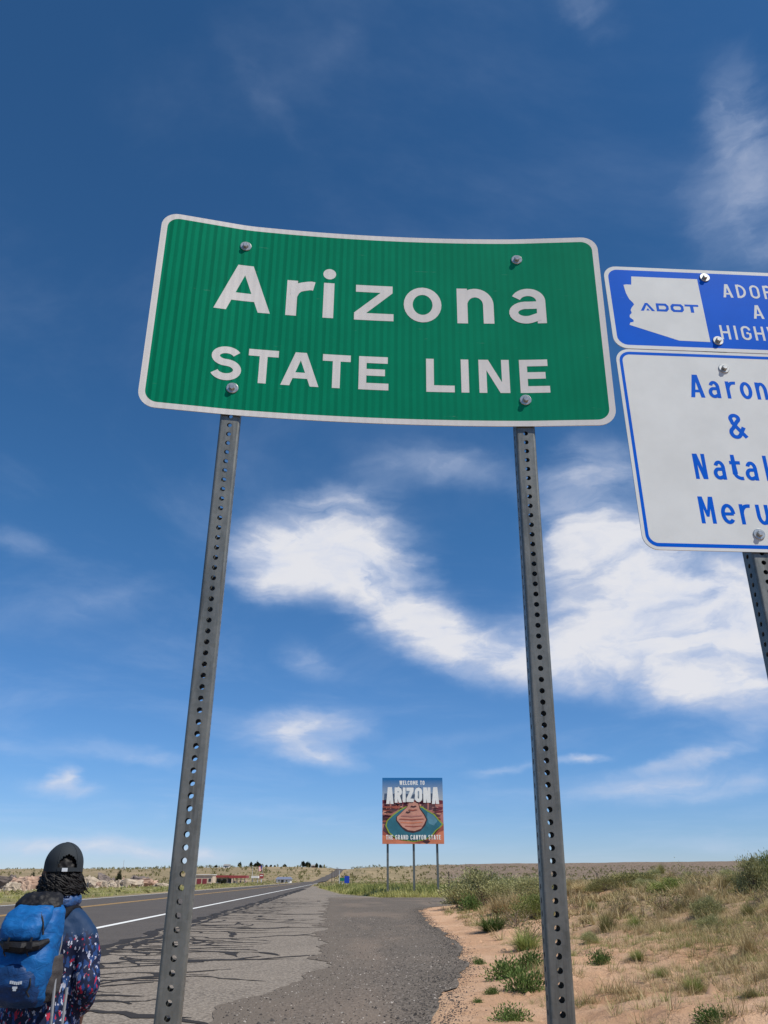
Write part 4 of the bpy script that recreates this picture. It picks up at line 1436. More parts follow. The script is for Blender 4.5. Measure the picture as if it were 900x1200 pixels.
def edge_points(n, seed, s_in, s_out):
    r = np.random.RandomState(seed)
    y = 4 + 36 * r.rand(n) ** 1.3
    d = r.normal(0, 1, n)
    d = np.where(d > 0, d * s_out, d * s_in)
    x = np.interp(y, TOE_Y, TOE_X) + d
    return np.stack([x, y, np.maximum(height(x, y), np.where(d < 0, .012, -1) - .45 * ss(8.0, 5.0, np.hypot(x, y)))], -1)
P = edge_points(14000, 11, .26, .12)
scatter('asphalt_chips', pv, pf, P, rnp.gamma(2.0, .0022, len(P)) + .002, 12, M_CHIP, 'loose black asphalt chips along the ragged edge of the turn-out', cat='gravel')
r_ = np.random.RandomState(14)
yy = 5 + 26 * r_.rand(9000) ** 1.4
xx = np.array([apron_l(a) for a in yy]) + r_.rand(9000) * (np.array([apron_r(a) for a in yy]) - np.array([apron_l(a) for a in yy]))
P = np.stack([xx, yy, .010 + pave_z(xx, yy)], -1)
scatter('apron_gravel', pv, pf, P[:6000], r_.gamma(2.0, .0022, 6000) + .002, 15, M_CHIP, 'dark loose gravel lying on the newer asphalt', cat='gravel')
scatter('pale_gravel', pv, pf, P[6000:], r_.gamma(2.0, .0022, 3000) + .002, 16, M_STONE, 'pale chips among the dark gravel on the asphalt', cat='gravel')

# ------------------------------------------------------------------ cover farther off
def polar_points(n, a0, a1, r0, r1, seed, keep, pw=.6):
    r = np.random.RandomState(seed)
    a = np.radians(r.uniform(a0, a1, n * 4))
    q = r0 + (r1 - r0) * r.rand(n * 4) ** pw
    x, y = q * np.sin(a), q * np.cos(a)
    ok = keep(x, y, q, r.rand(n * 4))
    x, y = x[ok][:n], y[ok][:n]
    return np.stack([x, y, height(x, y) - .05], -1)
def off_road(x, y):
    w = x - MS * y - 5.6e-5 * np.maximum(0, y - 300) ** 2
    toe = np.where(y < 40, np.interp(y, TOE_Y, TOE_X), np.interp(y, [40, 44, 52, 60, 62, 62.5, 76, 128, 190], [2.0, 3.6, 12, 40, 40, -.4, -3.6, -9.2, -14.4]))
    right = np.where(y < 190, x > toe + .3, w > -3.6)
    return (w < -17.0) | right
def yard(x, y):                     # bare ground round the filling station and the houses
    return ((x > -95) & (x < -55) & (y > 385) & (y < 430))
bv, bf, _ = leaf_dome(26, 5, ll=.42, lw=.16, clumps=8, tuft=.28, up=.4)
bv2, bf2, _ = leaf_dome(20, 9, ll=.5, lw=.13, clumps=7, tuft=.25, up=.9)
def keepf(lo, seed):
    return lambda x, y, q, u: off_road(x, y) & ~yard(x, y) & (u < .25 + .75 * ss(lo, lo + .3, fbm(x / 24, y / 24, seed)))
for i, (m, n, s0, s1, lab) in enumerate(((M_OLIVE, 5200, .4, 1.2, 'dark olive scrub dotted over the far slopes'), (M_SAGE, 4600, .35, 1.1, 'grey green scrub dotted over the far slopes'), (M_DRY, 4200, .3, .8, 'straw coloured scrub dotted over the far slopes'))):
    P = polar_points(n, -34, 34, 64, 620, 30 + i, keepf(-.2, 80 + i), .75)
    q = np.hypot(P[:, 0], P[:, 1])
    scatter('scrub', bv if i != 2 else bv2, bf if i != 2 else bf2, P, rnp.uniform(s0, s1, len(P)) * .7 * (1 + q / 900), 40 + i, m, lab, sq=rnp.uniform(.3, .7, len(P)) * .75 * (1 + q / 900), cat='scrub')
P = polar_points(5000, -34, 34, 500, 1500, 51, lambda x, y, q, u: off_road(x, y) & (u < .3 + .7 * ss(-.1, .3, fbm(x / 60, y / 60, 91))), .8)
scatter('scrub', bv2, bf2, P, rnp.uniform(1.0, 2.4, len(P)), 52, M_OLIVE, 'dark specks of scrub high on the distant slopes', cat='scrub')
gv_, gf_ = blades(9, 13, 1, (.05, .9), .6, 1.0, .10, 2, base=.3)
def strip_points(n, w0, w1, y0, y1, seed, dens=None, pw=1.4):
    r = np.random.RandomState(seed)
    y = y0 + (y1 - y0) * r.rand(n) ** pw
    w = w0 + (w1 - w0) * r.rand(n) ** 1.2
    x = w + MS * y
    k = off_road(x, y)
    x, y = x[k], y[k]
    return np.stack([x, y, height(x, y) - .04], -1)
P = strip_points(5200, -17.1, -36, 24, 230, 61)
k = np.random.RandomState(3).rand(len(P))
f = fbm(P[:, 0] / 5, P[:, 1] / 5, 95) + (k - .5) * .5
scatter('roadside_grass', gv_, gf_, P[f < 0], rnp.uniform(.22, .5, int((f < 0).sum())), 62, M_YELLOW, 'yellow green grass along the far side of the highway', cat='grass')
scatter('roadside_grass', gv_, gf_, P[f >= 0], rnp.uniform(.2, .45, int((f >= 0).sum())), 63, M_LIME, 'greener weeds along the far side of the highway', cat='grass')
r_ = np.random.RandomState(70)
x = r_.uniform(-15, 22, 26000); y = 61.9 + 75 * r_.rand(26000) ** 1.5
k = off_road(x, y) & (y > 62.3)
P = np.stack([x[k], y[k], height(x[k], y[k]) - .04], -1)
f = fbm(P[:, 0] / 3, P[:, 1] / 3, 97) + (np.random.RandomState(5).rand(len(P)) - .5) * .5
scatter('verge_grass', gv_, gf_, P[f < .16], rnp.uniform(.25, .6, int((f < .16).sum())), 72, M_YELLOW, 'yellow green grass behind the turn-out under the welcome sign', cat='grass')
scatter('verge_weeds', gv_, gf_, P[f >= .16], rnp.uniform(.3, .8, int((f >= .16).sum())), 73, M_LIME, 'green weeds behind the turn-out under the welcome sign', cat='weeds')
# ------------------------------------------------------------------ far buildings, signs, trees
M_RED = mat('red_paint', (.30, .05, .045), .5, vary=.1)
M_BEIGE = mat('beige_stucco', (.55, .44, .33), .85, vary=.1, vscale=1)
M_BWHITE = mat('white_wall', (.72, .70, .66), .7, vary=.06, vscale=1)
M_DGLASS = mat('dark_glass', (.03, .035, .04), .15)
M_DRED = mat('dark_red_door', (.20, .03, .035), .6)
M_ROOFB = mat('blue_grey_roof', (.16, .18, .25), .6, vary=.1)
M_ROOFG = mat('grey_roof', (.25, .24, .23), .8, vary=.1)
M_POLE = mat('pole_wood', (.11, .085, .065), .9, vary=.3)
M_LGREY = mat('pale_metal', (.55, .56, .57), .5, .3)
M_SIGNB = mat('info_sign_blue', (.01, .05, .42), .45)
M_SIGNG = mat('guide_sign_green', (.01, .18, .09), .45)
M_FLAGR = mat('flag_red', (.55, .03, .05), .8)
M_FLAGW = mat('flag_white', (.8, .78, .76), .8)
M_FLAGB = mat('flag_blue', (.03, .05, .25), .8)
def ubox(name, c, d, m, parent, rz=0):
    b = MB()
    b.box(c, d, rz)
    return b.build(name, m, parent)
def span(u0, u1, Y, v=1031):
    return at_y(u0, v, Y).x, at_y(u1, v, Y).x
def zat(v, Y): return at_y(450, v, Y).z
# filling station
Y = 420.0
x0, x1 = span(252, 291, Y)
ym = Y
zg = min(H1(x0, Y), H1(x1, Y))
st = root('filling_station', ((x0 + x1) / 2, Y, zg), 'low filling station with a long red canopy beyond the highway', 'gas station')
xm = x0 + (x1 - x0) * .5
zt = zat(1026, Y)
ubox('canopy', ((xm + x1) / 2, Y - 3, zt - .55), (x1 - xm, 9, 1.1), M_RED, st)
ubox('canopy', ((x0 + xm) / 2 - .2, Y + 3, zt - .35), (xm - x0, 7, .9), M_RED, st)
for k in range(4):
    ubox('column', (xm + 1.2 + k * (x1 - xm - 2.4) / 3, Y - 3, (zg + zt - 1.1) / 2 - .4), (.4, .4, zt - 1.1 - zg + .8), M_BWHITE, st)
ubox('wall', ((x0 + xm) / 2, Y + 3.4, (zg + zt - .8) / 2 - .4), (xm - x0 - 1, 5, zt - .8 - zg + .8), M_BEIGE, st)
for k in range(3):
    ubox('window', (x0 + 1.4 + k * (xm - x0 - 2.4) / 2, Y + .88, zg + (zt - zg) * .45), (1.6, .08, (zt - zg) * .4), M_DGLASS, st)
for k in range(3):
    p = ubox('pump', (xm + 2 + k * 2.6, Y - 3, zg + .7), (.7, .5, 1.7), M_BWHITE, st)
    ubox('panel', (xm + 2 + k * 2.6, Y - 3.27, zg + 1.1), (.5, .03, .5), M_RED, p)
x0, x1 = span(295, 303, Y - 8)
z1 = zat(1026.5, Y - 8)
ps = root('price_canopy', ((x0 + x1) / 2, Y - 8, zg), 'white flat canopy beside the red filling station canopy', 'canopy')
ubox('roof', ((x0 + x1) / 2, Y - 8, z1 - .45), (x1 - x0, 4, .9), M_BWHITE, ps)
for s in (.15, .85): ubox('column', (x0 + (x1 - x0) * s, Y - 8, (zg + z1 - .9) / 2 - .4), (.3, .3, z1 - .9 - zg + .8), M_LGREY, ps)
x0, x1 = span(303.8, 308.6, Y - 14)
zb, z1 = zat(1029.5, Y - 14), zat(1024, Y - 14)
rsn = root('fuel_sign', ((x0 + x1) / 2, Y - 14, zg), 'dark red box sign on a pole at the right end of the filling station', 'sign')
ubox('sign_box', ((x0 + x1) / 2, Y - 14, (zb + z1) / 2), (x1 - x0, .5, z1 - zb), M_RED, rsn)
ubox('band', ((x0 + x1) / 2, Y - 14.28, zb + (z1 - zb) * .62), ((x1 - x0) * .7, .04, (z1 - zb) * .18), M_FLAGW, rsn)
ubox('pole', ((x0 + x1) / 2, Y - 14, (zb + zg) / 2 - .5), (.35, .3, zb - zg + 1), M_LGREY, rsn)
def pole_thing(name, u, vt, Y, rad, m, label, cat):
    t = at_y(u, vt, Y)
    zg_ = H1(t.x, Y)
    r0 = root(name, (t.x, Y, zg_), label, cat)
    b = MB()
    b.tube([(t.x, Y, zg_ - .4), (t.x, Y, t.z)], [rad, rad * .7], 8)
    b.build('pole', m, r0)
    return r0, t
fp, t = pole_thing('flagpole', 307.6, 1013.2, Y - 4, .12, M_LGREY, 'flagpole with a red and white striped flag at the filling station', 'flagpole')
FW, FH = 3.2, 2.0
for k in range(7):
    b = MB()
    zt_ = t.z - .15 - k * FH / 7
    n = 8
    V = []
    for i in range(n + 1):
        q = i / n
        sag = .95 * q + .25 * math.sin(q * 5)
        for dz in (0, -FH / 7):
            V.append((t.x - q * FW * .55, Y - 4 + .3 * math.sin(q * 6), zt_ + dz - sag))
    b.add(V, [(2 * i, 2 * i + 1, 2 * i + 3, 2 * i + 2) for i in range(n)])
    b.build('stripe', (M_FLAGR, M_FLAGW)[k % 2], fp)
b = MB()
V = [(t.x - q * FW * .24, Y - 4 - .02, t.z - .14 - h - .4 * q) for q in (0, 1) for h in (0, FH * .5)]
b.add(V, [(0, 1, 3, 2)])
b.build('canton', M_FLAGB, fp)
lp, t = pole_thing('light_pole', 296.2, 1015.5, Y - 6, .10, M_LGREY, 'thin pale light pole left of the flag at the filling station', 'light pole')
ubox('lamp_head', (t.x, Y - 6.5, t.z), (.35, 1.2, .16), M_LGREY, lp)
# beige house left of the canopy
Y = 340.0
x0, x1 = span(228, 251, Y)
zg = H1((x0 + x1) / 2, Y)
z1 = zat(1025.5, Y)
hs = root('beige_house', ((x0 + x1) / 2, Y, zg), 'beige flat roofed house with dark red doors left of the filling station', 'house')
ubox('wall', ((x0 + x1) / 2, Y, (zg + z1) / 2 - .4), (x1 - x0, 6, z1 - zg + .8), M_BEIGE, hs)
ubox('roof', ((x0 + x1) / 2, Y - .1, z1 + .12), (x1 - x0 + .5, 6.6, .24), M_BWHITE, hs)
for a, b_ in ((.32, .22), (.60, .22)):
    ubox('door', (x0 + (x1 - x0) * a, Y - 3.06, zg + (z1 - zg) * .32), ((x1 - x0) * b_, .12, (z1 - zg) * .62), M_DRED, hs)
ubox('window', (x0 + (x1 - x0) * .86, Y - 3.05, zg + (z1 - zg) * .5), ((x1 - x0) * .12, .1, (z1 - zg) * .3), M_DGLASS, hs)
def house(name, u0, u1, vt, vb, Y, wm, rm, label, gable=True):
    x0, x1 = span(u0, u1, Y)
    z0, z1 = zat(vb, Y), zat(vt, Y)
    zg = min(z0, H1((x0 + x1) / 2, Y))
    h0 = root(name, ((x0 + x1) / 2, Y, zg), label, 'house')
    wl, ht = x1 - x0, z1 - z0
    eave = z0 + ht * (.55 if gable else .85)
    ubox('wall', ((x0 + x1) / 2, Y, (zg - .5 + eave) / 2), (wl, 7, eave - zg + .5), wm, h0)
    b = MB()
    e = .4
    b.add([(x0 - e, Y - 3.9, eave), (x1 + e, Y - 3.9, eave), (x1 + e, Y + 3.9, eave), (x0 - e, Y + 3.9, eave), (x0 - e + wl * .1, Y, z1), (x1 + e - wl * .1, Y, z1)],
          [(0, 1, 5, 4), (2, 3, 4, 5), (1, 2, 5), (3, 0, 4), (3, 2, 1, 0)])
    b.build('roof', rm, h0)
    ubox('door', (x0 + wl * .45, Y - 3.54, zg + (eave - zg) * .45), (1.0, .1, (eave - zg) * .8), M_DGLASS, h0)
    for s in (.2, .75):
        w_ = ubox('window', (x0 + wl * s, Y - 3.54, zg + (eave - zg) * .58), (wl * .13, .1, (eave - zg) * .36), M_BWHITE, h0)
        ubox('pane', (x0 + wl * s, Y - 3.60, zg + (eave - zg) * .58), (wl * .10, .04, (eave - zg) * .28), M_DGLASS, w_)
    return h0
house('white_house', 325, 341, 1027.6, 1034, 360, M_BWHITE, M_ROOFB, 'white house with a blue grey roof beside the far bend of the road')
house('ridge_house', 261.5, 268, 1012.6, 1016.8, 780, M_BWHITE, M_ROOFG, 'small white house on the ridge above the filling station')
house('ridge_house', 364.5, 369.5, 1013.3, 1017.0, 800, mat('brick_wall', (.33, .15, .11), .9), M_ROOFG, 'small reddish house between the trees on the ridge')
# trees along the ridge
def tree_meshes(var):
    key = ('tree', var)
    if key in PROTO: return PROTO[key]
    V, F, C = leaf_dome(900, 300 + var, w=.42, h=.62, ll=.16, lw=.055, clumps=26, shell=.2, tuft=.16, up=.2)
    V = V + np.array([0, 0, .22])
    C = C + np.array([0, 0, .2])
    m = MB()
    m.tube([(0, 0, -.08), (.01, .01, .3), (0, .02, .75)], [.06, .045, .015], 7)
    r = random.Random(var)
    for c in C[::3]:
        m.tube([(0, .01, .18 + .3 * r.random()), tuple(c)], [.018, .006], 4, cap=False)
    PROTO[key] = [('crown', fast_mesh('crown', V, F, M_JUNIPER)), ('trunk', fast_mesh('trunk', m.v, m.f, M_WOOD))]
    return PROTO[key]
TREES = [(280.7, 1010.6, 4.2, 1016, 'round dark tree on the ridge right of the small white house'),
         (294.2, 1010.2, 3.0, 1016, 'slim dark tree at the left end of the ridge clump behind the flag'),
         (299.0, 1010.8, 4.6, 1016, 'wide dark tree in the left half of the ridge clump behind the flag'),
         (302.0, 1010.0, 4.2, 1016, 'tallest dark tree in the middle of the ridge clump behind the flag'),
         (304.6, 1011.8, 3.0, 1016, 'narrow dark tree at the right end of the ridge clump behind the flag'),
         (307.6, 1012.0, 1.8, 1016, 'thin lone tree on the ridge just behind the flag'),
         (312.0, 1013.6, 3.0, 1016.5, 'first small round tree on the ridge right of the flag'),
         (317.2, 1013.4, 2.6, 1016.5, 'second small round tree on the ridge right of the flag'),
         (322.0, 1013.5, 2.2, 1016.5, 'third small round tree on the ridge right of the flag'),
         (333.5, 1012.8, 4.4, 1016.8, 'lone round tree midway along the ridge'),
         (355.6, 1009.4, 4.6, 1017, 'tall dark tree at the left of the clump by the reddish house'),
         (359.4, 1009.0, 4.8, 1017, 'tallest dark tree of the clump by the reddish house'),
         (362.6, 1010.8, 3.4, 1017, 'smaller dark tree touching the reddish house on its left'),
         (370.8, 1011.6, 3.2, 1017.6, 'dark tree just right of the reddish house'),
         (375.8, 1012.6, 3.6, 1018, 'last dark tree at the right end of the ridge'),
         (253.0, 1013.8, 3.4, 1016.8, 'low dark tree on the ridge left of the small white house')]
for i, (u, vt, wp, vb, lab) in enumerate(TREES):
    Y = 790 + (i * 37 % 40)
    b, t = at_y(u, vb, Y), at_y(u, vt, Y)
    o = bpy.data.objects.new('ridge_tree', None)
    COL.objects.link(o)
    zg = min(b.z, H1(b.x, Y))
    o.location = (b.x, Y, zg)
    hh_ = (t.z - zg) / .90
    ww_ = wp * pxm(Y) / .9
    o.scale = (ww_, ww_, hh_)
    o.rotation_euler = (0, 0, i * 1.3)
    tag(o, lab, 'tree', 'trees along the ridge')
    for n, me in tree_meshes(i % 3):
        c = bpy.data.objects.new(n, me)
        COL.objects.link(c)
        c.parent = o
for u, v, wp, hp, lab in ((140, 1024.5, 6, 5, 'dark juniper on the pale rocks right of the person'), (137, 1037, 9, 6, 'round dark bush at the foot of the pale rock dome'), (258, 1034.5, 6, 4.5, 'dark bush under the left end of the red canopy'), (263.0, 1034.5, 6, 4.5, 'dark bush under the red canopy beside the first one'), (38, 1026, 7, 4, 'dark juniper on the ledges at the far left')):
    Y = 205 if u < 200 else 405
    b = at_y(u, v, Y)
    zg = H1(b.x, Y)
    plant('juniper', 'juniper', (b.x, Y, min(zg, b.z)), wp * pxm(Y) * 1.2, (hp * pxm(Y)) * 1.1 + max(0, b.z - zg), lab, 'bush')
# small road signs and poles near the far bend
bs_, t = pole_thing('info_sign', 406.6, 1027, 112, .045, M_LGREY, 'small blue rectangular road sign on a thin post near the far bend', 'road sign')
ubox('sign_face', (t.x, 111.94, t.z - .36), (.60, .012, .80), M_SIGNB, bs_)
gs_, t = pole_thing('guide_sign', 401.0, 1028.6, 118, .045, M_LGREY, 'small green road sign left of the blue one near the far bend', 'road sign')
ubox('sign_face', (t.x, 117.94, t.z - .2), (.62, .012, .38), M_SIGNG, gs_)
pole_thing('marker_post', 397.8, 1020.0, 120, .055, M_LGREY, 'pale slender post left of the small green road sign', 'post')
for u, vt, Yp, lab in ((389.2, 1019.6, 330, 'dark utility pole with a crossarm beside the far road, nearest of the three'), (392.6, 1017.8, 480, 'second dark utility pole climbing the hill beside the far road'), (395.0, 1016.2, 640, 'third dark utility pole high on the hill beside the far road')):
    up_, t = pole_thing('utility_pole', u, vt, Yp, .16, M_POLE, lab, 'utility pole')
    ubox('crossarm', (t.x, Yp, t.z - .5), (2.0, .14, .16), M_POLE, up_)
    for s in (-.8, 0, .8): ubox('insulator', (t.x + s, Yp, t.z - .33), (.1, .1, .18), M_LGREY, up_)
rm_, t = pole_thing('radio_mast', 145.5, 1007.5, 900, .22, M_LGREY, 'very thin radio mast on the left skyline', 'mast')
for k in range(5): ubox('bracket', (t.x, 900, t.z - 1.2 - k * 1.6), (.9, .3, .12), M_LGREY, rm_)
# wire fence beyond the bank
fy = 84.0
fr = root('wire_fence', (14, fy, H1(14, fy)), 'thin wire fence with metal and wooden posts beyond the sandy bank', 'fence')
for i, x in enumerate(np.arange(6, 62, 4.6)):
    zg = H1(x, fy)
    hgt = 1.35 if i % 3 else 1.7
    ubox('post', (x, fy, zg + hgt / 2 - .2), ((.05, .05, hgt + .4) if i % 3 else (.13, .13, hgt + .4)), M_LGREY if i % 3 else M_POLE, fr)
for k in (.45, .85, 1.2):
    b = MB()
    b.tube([(x, fy - .04, H1(x, fy) + k) for x in np.arange(6, 61, 4.6)], .006, 4, cap=False)
    b.build('wire', M_LGREY, fr)
# rocks across the highway
def rock_nodes(a, b_, d):
    def bld(T, b):
        pos = T.n('ShaderNodeNewGeometry').outputs['Position']
        n1, _ = T.noise(pos, .35, 6, .65)
        n2, _ = T.noise(T.mapping(pos, scale=(.25, .25, 2.2)), 1.2, 5, .6)
        c = T.mix(T.rng(n1, .35, .65), a, b_)
        c = T.mix(T.math('MULTIPLY', T.rng(n2, .54, .66), .7), c, d)
        T.l(c, b.inputs['Base Color'])
    return bld
M_ROCKP = mat('pale_sandstone', rough=.95, spec=.1, build=rock_nodes((.34, .28, .21), (.46, .385, .30), (.17, .135, .105)))
M_ROCKR = mat('pink_sandstone', rough=.95, spec=.1, build=rock_nodes((.38, .25, .18), (.50, .36, .27), (.16, .10, .08)))
M_ROCKD = mat('dark_sandstone', rough=.95, spec=.1, build=rock_nodes((.13, .11, .10), (.22, .18, .16), (.06, .05, .05)))
def rock(u, v, wp, hp, Y, m, label, seed, blocky=.6, group=None):
    b_ = at_y(u, v, Y)
    zg = min(H1(b_.x, Y), b_.z)
    w, h = wp * pxm(Y), hp * .56 * pxm(Y) + (b_.z - zg)
    bm = bmesh.new()
    bmesh.ops.create_icosphere(bm, subdivisions=4, radius=1)
    r = random.Random(seed)
    o0 = r.random() * 100
    for vt in bm.verts:
        p = vt.co.copy()
        q = Vector([math.copysign(abs(c) ** (1 - .55 * blocky), c) for c in p])
        n = float(fbm(np.array([p.x * 1.6 + o0 + p.z * .7]), np.array([p.y * 1.6 + o0 - p.z * 1.9]), seed, 4)[0])
        n2 = float(vnoise(np.array([p.x * 5 + o0]), np.array([p.z * 7 + o0 + p.y * 5]), seed + 9)[0])
        q *= 1 + n * .5 + n2 * .22
        vt.co = (q.x * w / 2, q.y * w * .4, max(-.3, q.z) * h)
    me = bpy.data.meshes.new('rock_outcrop')
    bm.to_mesh(me)
    bm.free()
    me.materials.append(m)
    o = bpy.data.objects.new('rock_outcrop', me)
    COL.objects.link(o)
    o.location = (b_.x, Y, zg)
    tag(o, label, 'rock', group)
RK = [(8, 1031, 26, 7, 210, M_ROCKD, 'dark layered rock ledge at the far left behind the person'), (26, 1032.5, 22, 6, 204, M_ROCKR, 'pinkish ledge touching the dark ledge at the far left'),
      (43, 1033, 20, 7, 200, M_ROCKR, 'pinkish blocky ledge just left of the person'), (15, 1038, 16, 4, 170, M_ROCKP, 'pale flat rock below the ledges at the far left'),
      (104, 1030, 14, 6, 225, M_ROCKP, 'pale rock just right of the black cap'), (124, 1030, 20, 7, 215, M_ROCKD, 'dark grey block on top of the pale rocks right of the person'),
      (112, 1035, 24, 7, 200, M_ROCKP, 'pale broken rock slope under the dark grey block'), (150, 1037, 34, 10, 190, M_ROCKP, 'broad pale rock dome in the middle of the outcrop'),
      (172, 1036, 22, 6, 196, M_ROCKR, 'tan ledge at the right end of the pale rock dome'), (128, 1038, 16, 5, 180, M_ROCKP, 'small pale rock at the foot of the dome'),
      (188, 1037, 16, 4, 188, M_ROCKP, 'low pale rock beside the left sign post'), (165, 1030, 22, 4, 240, M_ROCKD, 'thin dark ledge behind the pale rock dome'), (88, 1031, 14, 6, 226, M_ROCKP, 'pale rock half hidden behind the black cap')]
rk = random.Random(41)
for k in range(26):
    u = rk.choice([rk.uniform(0, 50), rk.uniform(92, 200), rk.uniform(100, 180)])
    RK.append((u, rk.uniform(1032, 1038.5), rk.uniform(4, 9), rk.uniform(1.6, 3.4), rk.uniform(165, 230), rk.choice([M_ROCKP, M_ROCKP, M_ROCKR]), 'low sandstone block lying among the ledges across the highway', .8, 'low sandstone blocks'))
_lo = sorted([q for q in RK if len(q) == 9], key=lambda q: q[0])
_ord = ['first', 'second', 'third', 'fourth', 'fifth', 'sixth', 'seventh', 'eighth', 'ninth', 'tenth', 'eleventh', 'twelfth', 'thirteenth', 'fourteenth', 'fifteenth', 'sixteenth', 'seventeenth', 'eighteenth', 'nineteenth', 'twentieth']
_n = {_q: k for k, _q in enumerate(_lo)}
RK = [q if len(q) < 9 else (*q[:6], f"{_ord[_n[q]] if _n[q] < 20 else 'twenty-' + _ord[_n[q] - 20]} small sandstone block from the left in the rocks across the highway", *q[7:]) for q in RK]
RK = [q if len(q) == 9 else (*q, .9 if q[5] is not M_ROCKP else .5, None) for q in RK]
for i, q in enumerate(RK): rock(*q[:7], seed=500 + i, blocky=q[7], group=q[8])
r_ = np.random.RandomState(88)
x = r_.uniform(-95, -52, 420); y = r_.uniform(150, 250, 420)
k = (x - MS * y < -28)
P = np.stack([x[k], y[k], height(x[k], y[k]) - .1], -1)
scatter('loose_rocks', pv, pf, P, r_.gamma(2, .18, int(k.sum())) + .1, 89, M_ROCKP, 'loose pale rocks strewn between the ledges across the highway', cat='rocks')
# ------------------------------------------------------------------ person seen from behind, with a backpack
PX, PY, PG = -1.585, 4.40, H1(-1.585, 4.40)
def fleck_nodes(T, b):
    pos = T.n('ShaderNodeNewGeometry').outputs['Position']
    s = T.n('ShaderNodeSeparateXYZ')
    T.l(pos, s.inputs[0])
    _, wcol = T.noise(pos, 30, 3, .6)
    p2 = T.vmath('ADD', pos, T.vmath('MULTIPLY', T.vmath('SUBTRACT', wcol, (.5, .5, .5)), (.03, .03, .03)))
    def cells(scale, rot, off):
        vo = T.n('ShaderNodeTexVoronoi')
        T.l(T.mapping(p2, loc=(off, 0, 0), rot=(0, R(rot), 0), scale=scale), vo.inputs['Vector'])
        vo.inputs['Scale'].default_value = 1
        sp = T.n('ShaderNodeSeparateColor')
        T.l(vo.outputs['Color'], sp.inputs[0])
        return sp.outputs[0]
    a = cells((88, 70, 36), 24, 0)
    navy, mid, sky_, pale, red = (.008, .013, .040), (.014, .045, .15), (.08, .16, .36), (.42, .44, .54), (.36, .02, .05)
    c = T.ramp(a, [(0, navy), (.44, mid), (.64, navy), (.84, sky_), (.88, pale), (.90, red), (.92, navy)], 'CONSTANT')
    k = cells((190, 130, 80), -15, 5)
    c = T.mix(T.rng(k, .92, .93), c, pale)
    c = T.mix(T.rng(k, .035, .03), c, red)
    n1, _ = T.noise(pos, 22, 4, .7)
    yoke = T.rng(T.math('ADD', s.outputs[2], T.math('MULTIPLY', T.math('SUBTRACT', n1, .5), .16)), .850, .880)
    c = T.mix(yoke, c, (.010, .034, .088))
    T.l(c, b.inputs['Base Color'])
    n2, _ = T.noise(T.mapping(pos, scale=(1, 1, .6)), 26, 4, .6)
    bp = T.n('ShaderNodeBump')
    bp.inputs['Strength'].default_value = .28
    bp.inputs['Distance'].default_value = .015
    T.l(n2, bp.inputs['Height'])
    T.l(bp.outputs[0], b.inputs['Normal'])
M_JACKET = mat('patterned_jacket', rough=.65, build=fleck_nodes, spec=.2)
M_SKIN = mat('skin', (.33, .17, .11), .5, vary=.08)
M_HAIR = mat('black_hair', (.010, .009, .009), .6, spec=.3)
M_CAP = mat('cap_cloth', (.012, .018, .024), .8, bump=.2, bscale=400)
M_TROUSERS = mat('dark_trousers', (.016, .018, .022), .8, bump=.3, bscale=30)
M_SHOE = mat('shoe', (.04, .04, .045), .7)
M_SOLE = mat('shoe_sole', (.5, .5, .48), .7)
def wrinkle(base, lo, sc_=16):
    def bld(T, b):
        c = T.n('ShaderNodeTexCoord').outputs['Object']
        n1, _ = T.noise(T.mapping(c, rot=(0, R(30), 0), scale=(1, 1, 1.7)), sc_, 4, .6, 1.0)
        n2, _ = T.noise(c, 260, 2, .6)
        T.l(T.mix(T.rng(n1, .35, .65), lo, base), b.inputs['Base Color'])
        bp = T.n('ShaderNodeBump')
        bp.inputs['Strength'].default_value = .35
        bp.inputs['Distance'].default_value = .02
        T.l(T.math('ADD', n1, T.math('MULTIPLY', n2, .06)), bp.inputs['Height'])
        T.l(bp.outputs[0], b.inputs['Normal'])
    return bld
M_PACK = mat('blue_nylon', rough=.55, build=wrinkle((.008, .112, .335), (.006, .080, .26)), spec=.2)
M_PACKD = mat('dark_blue_nylon', rough=.5, build=wrinkle((.005, .042, .145), (.004, .030, .105)), spec=.35)
M_BLACKN = mat('black_nylon', rough=.6, build=wrinkle((.010, .010, .013), (.006, .006, .008)), spec=.3)
M_MESHN = mat('grey_mesh_fabric', (.045, .04, .04), .8, bump=.4, bscale=200)
M_STRAP = mat('grey_webbing', (.20, .21, .23), .8)
M_LOGO = mat('pale_grey_print', (.48, .52, .56), .6)
def loft(m, rings, n=20, ex=2.0):
    """closed skin over rings (centre, rx, ry, turn)"""
    k = len(m.v)
    for c, rx, ry, tn in rings:
        for j in range(n):
            a = 2 * math.pi * j / n
            ca, sa = math.cos(a), math.sin(a)
            x = rx * math.copysign(abs(ca) ** (2 / ex), ca)
            y = ry * math.copysign(abs(sa) ** (2 / ex), sa)
            m.v.append((c[0] + x * math.cos(tn) - y * math.sin(tn), c[1] + x * math.sin(tn) + y * math.cos(tn), c[2]))
    for i in range(len(rings) - 1):
        for j in range(n):
            a, b = k + i * n + j, k + i * n + (j + 1) % n
            m.f.append((a, b, b + n, a + n))
    m.f.append(tuple(k + j for j in range(n))[::-1])
    m.f.append(tuple(k + (len(rings) - 1) * n + j for j in range(n)))
